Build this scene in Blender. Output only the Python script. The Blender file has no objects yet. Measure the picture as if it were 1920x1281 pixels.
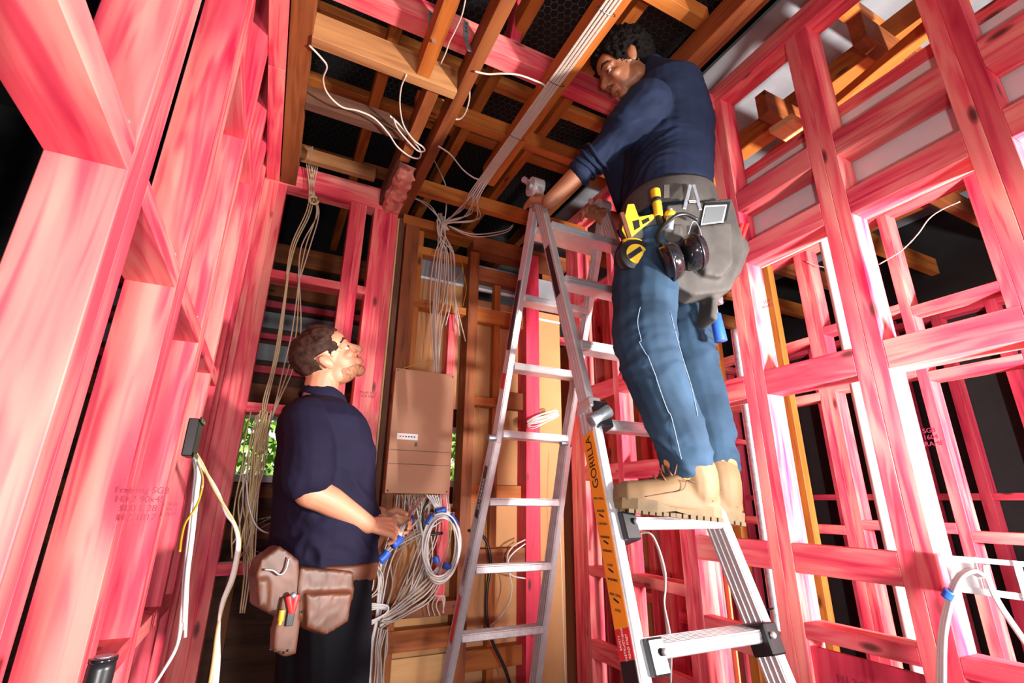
import bpy, bmesh, math, random
from mathutils import Vector, Matrix, Quaternion, noise
random.seed(7)
scene = bpy.context.scene
COL = scene.collection

# ------------------------------------------------------------------ camera
F = 908.0
def nrm(v): return v.normalized()
UPc = nrm(Vector((30, -2730, F)))
Dc = Vector((-470, 300, F)); Dc = nrm(Dc - UPc*Dc.dot(UPc))
Rc = Dc.cross(UPc)
if Rc.x < 0: Rc = -Rc
CAM = Vector((0, 0, 1.16))
def ray(px, py):
    v = Vector((px-960, py-640.5, F))
    return Vector((v.dot(Rc), v.dot(Dc), v.dot(UPc)))
def PX(px, py, X): r = ray(px, py); return CAM + r*(X/r.x)
def PY(px, py, Y): r = ray(px, py); return CAM + r*(Y/r.y)
def PZ(px, py, Z): r = ray(px, py); return CAM + r*((Z-CAM.z)/r.z)
cd = bpy.data.cameras.new('camera'); cam = bpy.data.objects.new('camera', cd); COL.objects.link(cam)
cd.sensor_width = 36; cd.lens = F/1920*36; cd.clip_start = .02
mw = Matrix(((Rc.x, -Rc.y, -Rc.z), (Dc.x, -Dc.y, -Dc.z), (UPc.x, -UPc.y, -UPc.z)))
cam.matrix_world = Matrix.Translation(CAM) @ mw.to_4x4()
scene.camera = cam
scene.view_settings.view_transform = 'Standard'
scene.view_settings.look = 'None'
scene.view_settings.gamma = 1
scene.view_settings.use_curve_mapping = False
scene.view_settings.exposure = 0.02
# ------------------------------------------------------------------ world and lights
w = bpy.data.worlds.new('sky'); scene.world = w; w.use_nodes = True
nt = w.node_tree; nt.nodes.clear()
sk = nt.nodes.new('ShaderNodeTexSky'); sk.sky_type = 'NISHITA'; sk.sun_disc = False
sk.sun_elevation = math.radians(38); sk.sun_rotation = math.radians(20); sk.dust_density = 2
bg = nt.nodes.new('ShaderNodeBackground'); bg.inputs[1].default_value = .16
wo = nt.nodes.new('ShaderNodeOutputWorld')
nt.links.new(sk.outputs[0], bg.inputs[0]); nt.links.new(bg.outputs[0], wo.inputs[0])
def lamp(name, kind, loc, target, energy, size=.3, color=(1, 1, 1), spread=None):
    l = bpy.data.lights.new(name, kind); l.energy = energy; l.color = color
    if kind == 'AREA': l.shape = 'DISK'; l.size = size
    elif kind == 'SUN': l.angle = size
    else: l.shadow_soft_size = size
    o = bpy.data.objects.new(name, l); COL.objects.link(o); o.location = loc
    o.rotation_euler = (Vector(target)-Vector(loc)).to_track_quat('-Z', 'Y').to_euler()
    if spread and kind == 'AREA': l.spread = spread
    return o
lamp('strobe_behind_photographer', 'AREA', (.60, -3.8, 1.40), (.8, 2.0, 1.8), 85, .40, (1, .97, .93))
lamp('camera_flash', 'AREA', (-.07, -.28, .93), (.75, 1.6, 1.95), 16, .10, (1, .96, .92))
lamp('strobe_by_right_wall', 'AREA', (1.28, -.80, .98), (1.86, 2.0, 1.75), 30, .20, (1, .97, .94), spread=.95)
lamp('strobe_in_next_room', 'AREA', (1.92, -.62, 1.18), (1.75, 1.6, 1.75), 230, .22, (1, .96, .92))
lamp('garden_sun', 'SUN', (0, 6, 5), (0.8, 9, 0), 11, .01, (1, .95, .85))

# ------------------------------------------------------------------ materials
def newmat(name):
    m = bpy.data.materials.new(name); m.use_nodes = True
    return m, m.node_tree, m.node_tree.nodes['Principled BSDF']
def plain(name, col, rough=.6, metal=0, noise_amt=.12, nscale=12, bump=0, spec=.5, coat=0):
    m, nt, b = newmat(name)
    b.inputs['Roughness'].default_value = rough; b.inputs['Metallic'].default_value = metal
    b.inputs['Specular IOR Level'].default_value = spec
    b.inputs['Coat Weight'].default_value = coat
    tc = nt.nodes.new('ShaderNodeTexCoord'); n = nt.nodes.new('ShaderNodeTexNoise')
    n.inputs['Scale'].default_value = nscale; n.inputs['Detail'].default_value = 4
    nt.links.new(tc.outputs['Object'], n.inputs['Vector'])
    r = nt.nodes.new('ShaderNodeValToRGB')
    a, c = 1-noise_amt, 1+noise_amt
    r.color_ramp.elements[0].position = .3; r.color_ramp.elements[1].position = .7
    r.color_ramp.elements[0].color = (col[0]*a, col[1]*a, col[2]*a, 1)
    r.color_ramp.elements[1].color = (min(1, col[0]*c), min(1, col[1]*c), min(1, col[2]*c), 1)
    nt.links.new(n.outputs['Fac'], r.inputs[0]); nt.links.new(r.outputs[0], b.inputs['Base Color'])
    if bump:
        bp = nt.nodes.new('ShaderNodeBump'); bp.inputs['Strength'].default_value = bump
        nt.links.new(n.outputs['Fac'], bp.inputs['Height']); nt.links.new(bp.outputs[0], b.inputs['Normal'])
    return m
def timber_mat(name, c_light, c_dark, c_knot, stain=None, rough=.55, grain=1.0, knots=True, spec=.35):
    """grain runs along the object's own X axis; every board gets its own offset and tone"""
    m, nt, b = newmat(name); N = nt.nodes.new; L = nt.links.new
    b.inputs['Roughness'].default_value = rough; b.inputs['Specular IOR Level'].default_value = spec
    tc = N('ShaderNodeTexCoord'); oi = N('ShaderNodeObjectInfo')
    vm = N('ShaderNodeVectorMath'); vm.operation = 'MULTIPLY_ADD'
    L(oi.outputs['Random'], vm.inputs[0]); vm.inputs[1].default_value = (37, 11, 23)
    L(tc.outputs['Object'], vm.inputs[2])
    mp = N('ShaderNodeMapping'); mp.inputs['Scale'].default_value = (.9, 9, 9); L(vm.outputs[0], mp.inputs[0])
    n1 = N('ShaderNodeTexNoise'); n1.inputs['Scale'].default_value = 1.6; n1.inputs['Detail'].default_value = 3
    L(mp.outputs[0], n1.inputs['Vector'])
    n2 = N('ShaderNodeTexNoise'); n2.inputs['Scale'].default_value = 2.2*grain; n2.inputs['Detail'].default_value = 2; n2.inputs['Distortion'].default_value = .6
    mp2 = N('ShaderNodeMapping'); mp2.inputs['Scale'].default_value = (1.2, 14, 14); L(vm.outputs[0], mp2.inputs[0]); L(mp2.outputs[0], n2.inputs['Vector'])
    ml = N('ShaderNodeMath'); ml.operation = 'MULTIPLY'; L(n2.outputs['Fac'], ml.inputs[0]); ml.inputs[1].default_value = 9
    fr = N('ShaderNodeMath'); fr.operation = 'SINE'; L(ml.outputs[0], fr.inputs[0])
    mr = N('ShaderNodeMapRange'); L(fr.outputs[0], mr.inputs[0]); mr.inputs[1].default_value = -1; mr.inputs[2].default_value = 1
    mr.inputs[3].default_value = 0; mr.inputs[4].default_value = .45
    # broad blotches of the preservative
    n3 = N('ShaderNodeTexNoise'); n3.inputs['Scale'].default_value = 3.2; n3.inputs['Detail'].default_value = 2
    mp3 = N('ShaderNodeMapping'); mp3.inputs['Scale'].default_value = (.7, 2.4, 2.4); L(vm.outputs[0], mp3.inputs[0]); L(mp3.outputs[0], n3.inputs['Vector'])
    ad = N('ShaderNodeMath'); ad.operation = 'ADD'; L(mr.outputs[0], ad.inputs[0]); L(n1.outputs['Fac'], ad.inputs[1])
    ad2 = N('ShaderNodeMath'); ad2.operation = 'ADD'; L(ad.outputs[0], ad2.inputs[0]); L(n3.outputs['Fac'], ad2.inputs[1])
    rp = N('ShaderNodeValToRGB'); rp.color_ramp.elements[0].position = .75; rp.color_ramp.elements[1].position = 1.5
    sc = N('ShaderNodeMath'); sc.operation = 'MULTIPLY'; L(ad2.outputs[0], sc.inputs[0]); sc.inputs[1].default_value = .62
    rp.color_ramp.elements[0].position = .48; rp.color_ramp.elements[1].position = .92
    rp.color_ramp.elements[0].color = (*c_light, 1); rp.color_ramp.elements[1].color = (*c_dark, 1)
    if stain:
        e = rp.color_ramp.elements.new(.70); e.color = (*stain, 1)
    L(sc.outputs[0], rp.inputs[0])
    # per board tone
    hs = N('ShaderNodeHueSaturation'); L(rp.outputs[0], hs.inputs['Color'])
    vr = N('ShaderNodeMapRange'); L(oi.outputs['Random'], vr.inputs[0]); vr.inputs[3].default_value = .84; vr.inputs[4].default_value = 1.12
    L(vr.outputs[0], hs.inputs['Value'])
    out = hs.outputs[0]
    if knots:
        vo = N('ShaderNodeTexVoronoi'); vo.inputs['Scale'].default_value = 1.0; vo.inputs['Randomness'].default_value = 1
        mp4 = N('ShaderNodeMapping'); mp4.inputs['Scale'].default_value = (3.2, 9, 9); L(vm.outputs[0], mp4.inputs[0]); L(mp4.outputs[0], vo.inputs['Vector'])
        kr = N('ShaderNodeValToRGB'); kr.color_ramp.elements[0].position = .05; kr.color_ramp.elements[1].position = .12
        kr.color_ramp.elements[0].color = (1, 1, 1, 1); kr.color_ramp.elements[1].color = (0, 0, 0, 1)
        e = kr.color_ramp.elements.new(.09); e.color = (.55, .55, .55, 1)
        L(vo.outputs['Distance'], kr.inputs[0])
        mx = N('ShaderNodeMixRGB'); L(kr.outputs[0], mx.inputs[0]); L(out, mx.inputs[1]); mx.inputs[2].default_value = (*c_knot, 1)
        out = mx.outputs[0]
    L(out, b.inputs['Base Color'])
    bp = N('ShaderNodeBump'); bp.inputs['Strength'].default_value = .12; bp.inputs['Distance'].default_value = .004
    L(ad.outputs[0], bp.inputs['Height']); L(bp.outputs[0], b.inputs['Normal'])
    return m
M = {}
M['pink'] = timber_mat('pink_treated_pine', (.92, .30, .25), (.55, .016, .06), (.16, .03, .03), stain=(.82, .085, .12))
M['pink2'] = timber_mat('pink_treated_pine_deep', (.74, .08, .12), (.42, .012, .05), (.12, .02, .02), stain=(.62, .04, .08))
M['old'] = timber_mat('old_brown_rimu', (.33, .105, .03), (.12, .032, .010), (.05, .015, .01), stain=(.23, .062, .017), rough=.6)
M['dark'] = timber_mat('dark_sarked_timber', (.16, .065, .035), (.06, .022, .014), (.02, .01, .01), rough=.75)
M['orange'] = timber_mat('orange_old_pine', (.50, .17, .035), (.22, .055, .010), (.12, .03, .01), stain=(.40, .11, .018), rough=.55)
M['tanw'] = timber_mat('tan_old_rimu', (.42, .20, .075), (.22, .085, .03), (.08, .03, .01), stain=(.34, .15, .055), rough=.6)
M['pale'] = timber_mat('pale_new_pine', (.80, .50, .24), (.62, .32, .13), (.25, .09, .03), rough=.6)
M['ply'] = timber_mat('plywood_sheet', (.72, .42, .18), (.50, .25, .09), (.3, .12, .04), rough=.6, grain=.6, knots=False)
M['tan'] = plain('tan_hardboard', (.52, .25, .10), .75, noise_amt=.06, nscale=4)
M['card'] = plain('brown_panel_card', (.46, .225, .125), .65, noise_amt=.04, nscale=6)
M['white_board'] = plain('white_plasterboard', (.88, .90, .91), .8, noise_amt=.02)
M['cable'] = plain('white_cable_sheath', (.60, .50, .43), .45, noise_amt=.05, nscale=40)
M['cable_y'] = plain('cream_cable_sheath', (.62, .50, .24), .45, noise_amt=.05, nscale=40)
M['cable_w'] = plain('bright_white_cable_sheath', (.80, .79, .78), .4, noise_amt=.03, nscale=40)
M['yellow'] = plain('yellow_wire_sheath', (.62, .38, .02), .4)
M['blackpl'] = plain('black_plastic', (.012, .012, .014), .35, noise_amt=.2)
M['blackgl'] = plain('glossy_black_plastic', (.010, .009, .011), .16, noise_amt=.1, coat=.4)
M['blue_tape'] = plain('blue_insulation_tape', (.02, .09, .45), .35)
M['alu'] = plain('brushed_aluminium', (.74, .73, .74), .36, .65, noise_amt=.07, nscale=30)
M['alu_d'] = plain('worn_aluminium_tread', (.46, .42, .43), .42, .6, noise_amt=.15, nscale=45)
M['steel'] = plain('galvanised_steel', (.42, .47, .52), .45, .8, noise_amt=.2, nscale=60)
M['wire'] = plain('netting_wire', (.22, .22, .22), .4, .8)
M['pvc'] = plain('white_pvc_pipe', (.72, .68, .66), .4, noise_amt=.04)
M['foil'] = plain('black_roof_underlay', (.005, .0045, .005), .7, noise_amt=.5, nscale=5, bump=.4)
M['sarking'] = plain('grey_building_paper', (.26, .27, .29), .6, noise_amt=.25, nscale=5, bump=.3)
M['floor'] = plain('dusty_dark_floorboards', (.055, .055, .085), .5, noise_amt=.35, nscale=3)
M['grass'] = plain('lawn', (.20, .36, .06), .9, noise_amt=.5, nscale=8)
M['leaf'] = plain('garden_leaves', (.22, .40, .05), .7, noise_amt=.6, nscale=9)
M['insul'] = plain('pink_fibre_insulation', (.75, .26, .20), .95, noise_amt=.4, nscale=30, bump=.9)

# ------------------------------------------------------------------ mesh helpers
def tag(o, label=None, cat=None, group=None, kind=None):
    if label: o['label'] = label
    if cat: o['category'] = cat
    if group: o['group'] = group
    if kind: o['kind'] = kind
    return o
def empty(name, loc, label=None, cat=None, group=None, kind=None):
    o = bpy.data.objects.new(name, None); o.empty_display_size = .05; COL.objects.link(o); o.location = loc
    bpy.context.view_layer.update()
    return tag(o, label, cat, group, kind)
def wloc(o):
    l = Vector(o.location)
    return l if o.parent is None else l
def link(name, me, mat, parent=None, mw=None, smooth=False):
    o = bpy.data.objects.new(name, me); COL.objects.link(o)
    if mat is not None:
        for mm in (mat if isinstance(mat, (list, tuple)) else [mat]): me.materials.append(mm)
    if mw is None: mw = Matrix.Identity(4)
    if parent is not None:
        o.parent = parent
        o.matrix_basis = WM[parent].inverted() @ mw if parent in WM else Matrix.Translation(-Vector(parent.location)) @ mw
    else: o.matrix_basis = mw
    WM[o] = mw.copy()
    if smooth: me.polygons.foreach_set('use_smooth', [True]*len(me.polygons))
    return o
WM = {}
def from_bm(name, bm, mat, parent=None, mw=None, smooth=False):
    me = bpy.data.meshes.new(name); bm.normal_update(); bm.to_mesh(me); bm.free()
    return link(name, me, mat, parent, mw, smooth)
def recenter(bm):
    """move a bmesh in world space to its own centre, return the matrix that puts it back"""
    c = Vector((0, 0, 0))
    for v in bm.verts: c += v.co
    c /= max(1, len(bm.verts))
    for v in bm.verts: v.co -= c
    return Matrix.Translation(c)
def box_bm(bm, lo, hi, bev=0):
    lo = Vector(lo); hi = Vector(hi)
    r = bmesh.ops.create_cube(bm, size=1)
    for v in r['verts']: v.co = Vector(((lo[i]+hi[i])/2 + v.co[i]*(hi[i]-lo[i]) for i in range(3)))
    if bev:
        es = {e for v in r['verts'] for e in v.link_edges}
        bmesh.ops.bevel(bm, geom=list(es), offset=bev, segments=1, affect='EDGES')
def timber(name, p0, p1, w, d, mat, parent=None, side=None, bev=.0018):
    """a board whose length runs p0 to p1; w is its size along `side`, d the other way"""
    p0 = Vector(p0); p1 = Vector(p1); x = (p1-p0); Ln = x.length; x.normalize()
    if side is None: side = Vector((0, 1, 0)) if abs(x.y) < .8 else Vector((1, 0, 0))
    y = Vector(side); y = (y-x*y.dot(x)).normalized(); z = x.cross(y)
    bm = bmesh.new(); box_bm(bm, (-Ln/2, -w/2, -d/2), (Ln/2, w/2, d/2), bev)
    mwm = Matrix(((x.x, y.x, z.x), (x.y, y.y, z.y), (x.z, y.z, z.z))).to_4x4(); mwm.translation = (p0+p1)/2
    return from_bm(name, bm, M[mat] if isinstance(mat, str) else mat, parent, mwm)
def abox(name, lo, hi, mat, parent=None, bev=.0015):
    """axis aligned board; its local X runs along the longest side"""
    lo = Vector(lo); hi = Vector(hi); s = hi-lo; c = (lo+hi)/2
    ax = max(range(3), key=lambda i: s[i])
    d = Vector((0, 0, 0)); d[ax] = s[ax]/2
    sd = Vector((0, 0, 0)); k = (ax+1) % 3; sd[k] = 1
    return timber(name, c-d, c+d, s[k], s[(ax+2) % 3], mat, parent, side=sd, bev=bev)
def catmull(pts, n=6):
    pts = [Vector(p) for p in pts]
    if len(pts) < 3: return pts
    P = [2*pts[0]-pts[1]]+pts+[2*pts[-1]-pts[-2]]; out = []
    for i in range(1, len(P)-2):
        for k in range(n):
            t = k/n; a, b_, c, d = P[i-1], P[i], P[i+1], P[i+2]
            out.append(.5*((2*b_)+(-a+c)*t+(2*a-5*b_+4*c-d)*t*t+(-a+3*b_-3*c+d)*t**3))
    out.append(pts[-1]); return out
def sweep(bm, pts, radii, segs=8, closed_ends=True, flat=None, up=None):
    """loft a ring along pts. radii: number or list of numbers/(ra, rb) pairs"""
    n = len(pts); rings = []
    t0 = (pts[1]-pts[0]).normalized()
    ref = Vector(up) if up is not None else (Vector((0, 0, 1)) if abs(t0.z) < .9 else Vector((0, 1, 0)))
    a = (ref-t0*ref.dot(t0)).normalized()
    for i, p in enumerate(pts):
        t = (pts[min(n-1, i+1)]-pts[max(0, i-1)]).normalized()
        a = (a-t*a.dot(t)).normalized(); b_ = t.cross(a)
        r = radii[i] if isinstance(radii, list) else radii
        ra, rb = r if isinstance(r, (list, tuple)) else (r, r)
        rings.append([bm.verts.new(p+a*math.cos(2*math.pi*k/segs)*ra+b_*math.sin(2*math.pi*k/segs)*rb) for k in range(segs)])
    for i in range(n-1):
        for k in range(segs):
            bm.faces.new((rings[i][k], rings[i][(k+1) % segs], rings[i+1][(k+1) % segs], rings[i+1][k]))
    if closed_ends:
        bm.faces.new(rings[0][::-1]); bm.faces.new(rings[-1])
def tube(name, pts, r, mat, parent=None, segs=7, n=5, smooth=True, curve=True, flat=1.0):
    pts = [Vector(p) for p in pts]
    bm = bmesh.new(); q = catmull(pts, n) if curve else pts
    sweep(bm, q, (r, r*flat), segs)
    mwm = recenter(bm)
    return from_bm(name, bm, M[mat] if isinstance(mat, str) else mat, parent, mwm, smooth)
def cyl(name, p0, p1, r, mat, parent=None, segs=20, r2=None, smooth=True):
    bm = bmesh.new(); p0 = Vector(p0); p1 = Vector(p1)
    sweep(bm, [p0, p0.lerp(p1, .02), p0.lerp(p1, .98), p1], [r*.97, r, r2 or r, (r2 or r)*.97], segs)
    mwm = recenter(bm)
    return from_bm(name, bm, M[mat] if isinstance(mat, str) else mat, parent, mwm, smooth)
def text(name, body, size, loc, xdir, ydir, mat, parent, ext=.0003):
    c = bpy.data.curves.new(name, 'FONT'); c.body = body; c.size = size; c.extrude = ext; c.align_x = 'CENTER'; c.align_y = 'CENTER'
    o0 = bpy.data.objects.new(name, c); COL.objects.link(o0)
    dg = bpy.context.evaluated_depsgraph_get(); me = bpy.data.meshes.new_from_object(o0.evaluated_get(dg))
    bpy.data.objects.remove(o0)
    x = Vector(xdir).normalized(); y = Vector(ydir); y = (y-x*y.dot(x)).normalized(); z = x.cross(y)
    mwm = Matrix(((x.x, y.x, z.x), (x.y, y.y, z.y), (x.z, y.z, z.z))).to_4x4(); mwm.translation = Vector(loc)
    return link(name, me, M[mat] if isinstance(mat, str) else mat, parent, mwm)
M['ink'] = plain('faded_ink_stamp', (.28, .02, .06), .7)
M['ink_b'] = plain('black_ink', (.015, .015, .015), .5)
# ================================================================== SETTING
XL, XR, YB = -.23, 1.62, 2.50           # left wall face, right wall face, back wall face
# floor
tag(abox('floor', (-3, -3.2, -.12), (6, 5.0, 0), 'floor', bev=0), kind='structure')
# ---------------- left wall frame
wl = empty('wall_left', (XL-.045, 1, 0), kind='structure')
H1 = 3.0
for (a, b_) in [(-.35, -.26), (.27, .31), (.73, .775), (.775, .82), (1.16, 1.205), (1.205, 1.25), (1.585, 1.63), (1.63, 1.675), (1.98, 2.025), (2.21, 2.255), (2.40, 2.445)]:
    abox('stud', (XL-.09, a, .045), (XL, b_, H1), 'pink', wl)
abox('bottom_plate', (XL-.09, -.4, 0), (XL, 2.45, .045), 'pink', wl)
abox('top_plate', (XL-.09, -.4, H1), (XL, 2.45, H1+.045), 'pink', wl)
abox('top_plate', (XL-.09, -.4, H1+.045), (XL, 2.45, H1+.09), 'pink2', wl)
for (a, b_) in [(.31, .73), (.82, 1.16), (1.25, 1.585), (1.675, 1.98), (2.025, 2.21)]:
    abox('nogging', (XL-.09, a, 1.585), (XL, b_, 1.63), 'pink', wl)
    if a > .5: abox('nogging', (XL-.09, a, .80), (XL, b_, .845), 'pink', wl)
for (a, b_, z) in [(1.25, 1.585, 2.30), (1.675, 1.98, 2.38), (.82, 1.16, 2.42)]:
    abox('nogging', (XL-.09, a, z), (XL, b_, z+.045), 'pink', wl)
# diagonal brace let into the frame
timber('diagonal_brace', (XL-.050, 1.28, 3.0), (XL-.050, 2.22, 1.5), .09, .02, 'pink', wl, side=(0, 1, .6))
# nail heads along the noggings
for y in (.76, 1.19, 1.61):
    bm = bmesh.new()
    for k in (-.028, .028):
        bmesh.ops.create_uvsphere(bm, u_segments=8, v_segments=5, radius=.004, matrix=Matrix.Translation((XL-.045+k, y-.032, 1.66)))
    from_bm('nail', bm, M['steel'], wl, recenter(bm))
# ---------------- back wall frame
wb = empty('wall_back', (.7, YB+.045, 0), kind='structure')
def bstud(x0, x1, mat='pink', z0=.045, z1=2.755, y0=YB, d=.09): return abox('stud', (x0, y0, z0), (x1, y0+d, z1), mat, wb)
bstud(-.255, -.21); bstud(-.21, -.165); bstud(-.165, -.125)
bstud(.205, .25); bstud(.25, .292)
bstud(.335, .38); bstud(.38, .425); bstud(.425, .470)
abox('top_plate', (-.26, YB, 2.755), (.40, YB+.09, 2.80), 'pink', wb)
abox('top_plate', (-.14, YB-.003, 2.80), (.37, YB+.087, 2.89), 'pink', wb)
abox('nogging', (-.125, YB, 2.215), (.205, YB+.09, 2.26), 'pink', wb)
abox('nogging', (.292, YB, 2.215), (.335, YB+.09, 2.26), 'pink', wb)
abox('nogging', (-.125, YB, 1.54), (.205, YB+.09, 1.585), 'pink', wb)
abox('nogging', (-.125, YB, .86), (.205, YB+.09, .905), 'pink', wb)
# old brown frame
for (x0, x1, z1) in [(.520, .60, 2.70), (.925, .985, 2.62), (1.31, 1.40, 2.7)]:
    abox('stud', (x0, YB-.012, .045), (x1, YB+.10, z1), 'old' if x0 < 1.2 else 'pink2', wb)
abox('stud', (.485, YB+.01, .045), (.515, YB+.10, 2.74), 'dark', wb)
abox('stud', (.475, YB+.02, .045), (.486, YB+.10, 2.74), 'pale', wb)
abox('stud', (.60, YB+.03, .3), (.64, YB+.10, 2.70), 'orange', wb)
abox('stud', (.815, YB+.0, .70), (.868, YB+.06, 2.19), 'pink', wb)
abox('stud', (1.12, YB+.05, .045), (1.16, YB+.10, 2.5), 'orange', wb)
abox('top_plate', (.50, YB-.01, 2.70), (.94, YB+.10, 2.76), 'orange', wb)
abox('top_plate', (.94, YB-.01, 2.64), (1.615, YB+.10, 2.74), 'old', wb)
for (x0, x1, z, h, m, dy) in [(.60, .925, 2.55, .05, 'orange', .03), (.60, .925, 2.21, .045, 'orange', .02), (.985, 1.31, 2.19, .09, 'orange', .03),
                      (.985, 1.31, 2.46, .09, 'old', .03), (.985, 1.15, 1.68, .05, 'orange', .02), (1.16, 1.31, 1.68, .10, 'old', .03), (.60, .925, 1.02, .09, 'orange', .05),
                      (.985, 1.31, 1.15, .10, 'orange', .05), (.985, 1.31, .86, .07, 'old', .0), (.47, .93, .645, .06, 'old', -.02),
                      (.46, .93, .50, .09, 'orange', .02), (.985, 1.31, .38, .09, 'orange', .03)]:
    abox('nogging', (x0, YB+dy, z), (x1, YB+.09, z+h), m, wb)
# tan hardboard lining fixed behind the old frame, with the window gap beside the switchboard
for (x0, x1, z0, z1) in [(.48, .865, 0, 2.42), (.865, .925, 0, 1.15), (.865, .925, 1.66, 2.42), (.925, 1.62, 0, 2.36)]:
    abox('hardboard_lining', (x0, YB+.101, z0), (x1, YB+.108, z1), 'tan', wb, bev=0)
abox('hardboard_lining', (.48, YB+.101, 2.42), (1.62, YB+.106, 2.60), 'sarking', wb, bev=0)
abox('plywood_sheet', (.46, YB+.075, 0), (.93, YB+.09, .46), 'ply', wb, bev=0)
for (x, a, z) in [(.70, .05, .35), ]: pass
abox('lining_joint', (.48, YB+.094, 2.425), (1.62, YB+.102, 2.440), 'white_board', wb, bev=0)
abox('lining_joint', (.925, YB+.094, 2.30), (1.62, YB+.102, 2.312), 'white_board', wb, bev=0)
# ---------------- right wall frame
wr = empty('wall_right', (XR+.045, 1, 0), kind='structure')
def rstud(a, b_, mat='pink', z0=.045, z1=2.93): return abox('stud', (XR, a, z0), (XR+.09, b_, z1), mat, wr)
for (a, b_) in [(2.36, 2.405), (2.405, 2.45), (2.45, 2.50), (2.02, 2.065), (1.585, 1.63), (1.63, 1.675), (1.165, 1.21), (1.21, 1.255),
                (.758, .803), (.803, .848), (.354, .399), (.399, .444), (-.05, -.005), (-.005, .04)]: rstud(a, b_)
abox('top_plate', (XR, -.4, 2.93), (XR+.09, 2.55, 2.975), 'pink', wr)
abox('top_plate', (XR, -.4, 2.975), (XR+.09, 2.55, 3.02), 'pink', wr)
abox('bottom_plate', (XR, -.4, 0), (XR+.09, 2.55, .045), 'pink', wr)
bays = [(.04, .354), (.444, .758), (.848, 1.165), (1.255, 1.585), (1.675, 2.02), (2.065, 2.36)]
for i, (a, b_) in enumerate(bays):
    n = i
    zs = [(2.33, 2.42), (2.09, 2.18), (1.55, 1.64), (.95, 1.04)]
    if i == 0: zs = [(2.32, 2.41), (2.08, 2.17), (1.55, 1.64), (.76, .805)]
    if i == 1: zs = [(2.32, 2.41), (2.085, 2.175), (1.55, 1.64), (.76, .805)]
    if i == 2: zs = [(2.33, 2.42), (2.09, 2.18), (1.55, 1.64), (.95, 1.04), (.76, .805)]
    if i >= 4: zs = [(2.33, 2.42), (1.72, 1.81), (1.28, 1.36), (.80, .845), (.42, .50)]
    if i == 3: zs = [(2.33, 2.42), (2.09, 2.18), (1.55, 1.64), (.95, 1.04), (.66, .75)]
    for (z0, z1) in zs:
        flat = (z1-z0) < .06
        deep = .09 if flat or (z0 > 2.0 or abs(z0-1.55) < .01) and i < 4 else .045
        abox('nogging', (XR, a, z0), (XR+deep, b_, z1), 'pink', wr)
abox('bracing_panel', (XR+.012, .848, .30), (XR+.03, 1.165, .738), 'pink2', wr)
abox('plasterboard_strip', (XR+.10, -.2, 2.10), (XR+.113, 1.56, 2.53), 'white_board', wr, bev=0)
abox('ribbon_plate', (XR+.09, -.2, 2.53), (XR+.20, 1.60, 2.575), 'pink', wr)
# stamps printed on the studs
for (p, xd, s, t_) in [(PX(1440, 556, XR), None, .022, 'H1.2  90x45\nMSG8\nFRAMING')]: pass
# ---------------- the next room's frames, seen through the right wall
wn = empty('wall_next_room', (2.75, 1.5, 0), kind='structure')
XN = 2.72
for y in (-.2, .25, .70, 1.12, 1.55, 1.98, 2.42, 2.85, 3.28):
    abox('stud', (XN, y, .045), (XN+.09, y+.045, 2.62), 'pink', wn)
    if y in (.70, 1.55, 2.42): abox('stud', (XN, y+.045, .045), (XN+.09, y+.09, 2.62), 'pink', wn)
abox('stud', (XN-.05, 1.78, .045), (XN+.0, 1.84, 2.62), 'orange', wn)
abox('stud', (XN-.05, 2.24, .045), (XN+.0, 2.30, 2.62), 'orange', wn)
abox('top_plate', (XN, -.4, 2.62), (XN+.09, 3.4, 2.665), 'pink', wn)
abox('top_plate', (XN, -.4, 2.665), (XN+.09, 3.4, 2.76), 'orange', wn)
abox('bottom_plate', (XN, -.4, 0), (XN+.09, 3.4, .045), 'pink', wn)
for i, (a, b_) in enumerate([(-.155, .25), (.295, .70), (.79, 1.12), (1.165, 1.55), (1.64, 1.98), (2.025, 2.42), (2.51, 2.85)]):
    for z in (2.05, 1.72, 1.02):
        abox('nogging', (XN, a, z+.03*(i % 2)), (XN+.09, b_, z+.045+.03*(i % 2)), 'pink', wn)
# third frame deeper in the house
wo_ = empty('wall_outer_right', (4.3, 1.5, 0), kind='structure')
XO = 4.2
for k in range(15):
    y = -.6+.31*k
    abox('stud', (XO, y, .045), (XO+.09, y+.06, 2.55), 'pink2', wo_)
for z in (.045, 1.25, 2.5): abox('nogging', (XO+.002, -.6, z-.045), (XO+.085, 3.9, z), 'pink2', wo_)
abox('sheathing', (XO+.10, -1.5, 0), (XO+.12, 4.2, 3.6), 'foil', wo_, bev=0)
# cross partition behind the next room (parallel to the back wall)
wc = empty('wall_cross_partition', (2.6, 3.3, 0), kind='structure')
for x in (1.62, 1.70, 1.98, 2.40, 2.62, 3.05, 3.46, 3.9):
    abox('stud', (x, 3.30, .045), (x+.05, 3.39, 2.7), 'pink' if x != 1.98 else 'orange', wc)
for z in (0, 1.0, 1.72, 2.45): abox('nogging', (1.62, 3.302, z), (4.2, 3.388, z+.045), 'pink', wc)
# lined partition close behind the far bays of the right wall
wp = empty('wall_lined_partition', (1.95, 2.1, 0), kind='structure')
abox('hardboard_lining', (1.99, 1.78, 0), (2.0, 3.2, 2.35), 'tan', wp, bev=0)
for y in (1.80, 2.02, 2.16, 2.42, 2.60, 2.9):
    abox('stud', (1.90, y, .045), (1.985, y+(.09 if y in (2.02, 2.42) else .045), 2.6), 'pink', wp)
for z in (.62, 1.20, 1.98): abox('nogging', (1.902, 1.845, z), (1.98, 2.02, z+.045), 'pink', wp); abox('nogging', (1.902, 2.205, z+.05), (1.98, 2.42, z+.095), 'pink', wp)
abox('top_plate', (1.90, 1.6, 2.60), (1.985, 3.2, 2.645), 'pink', wp)
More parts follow.
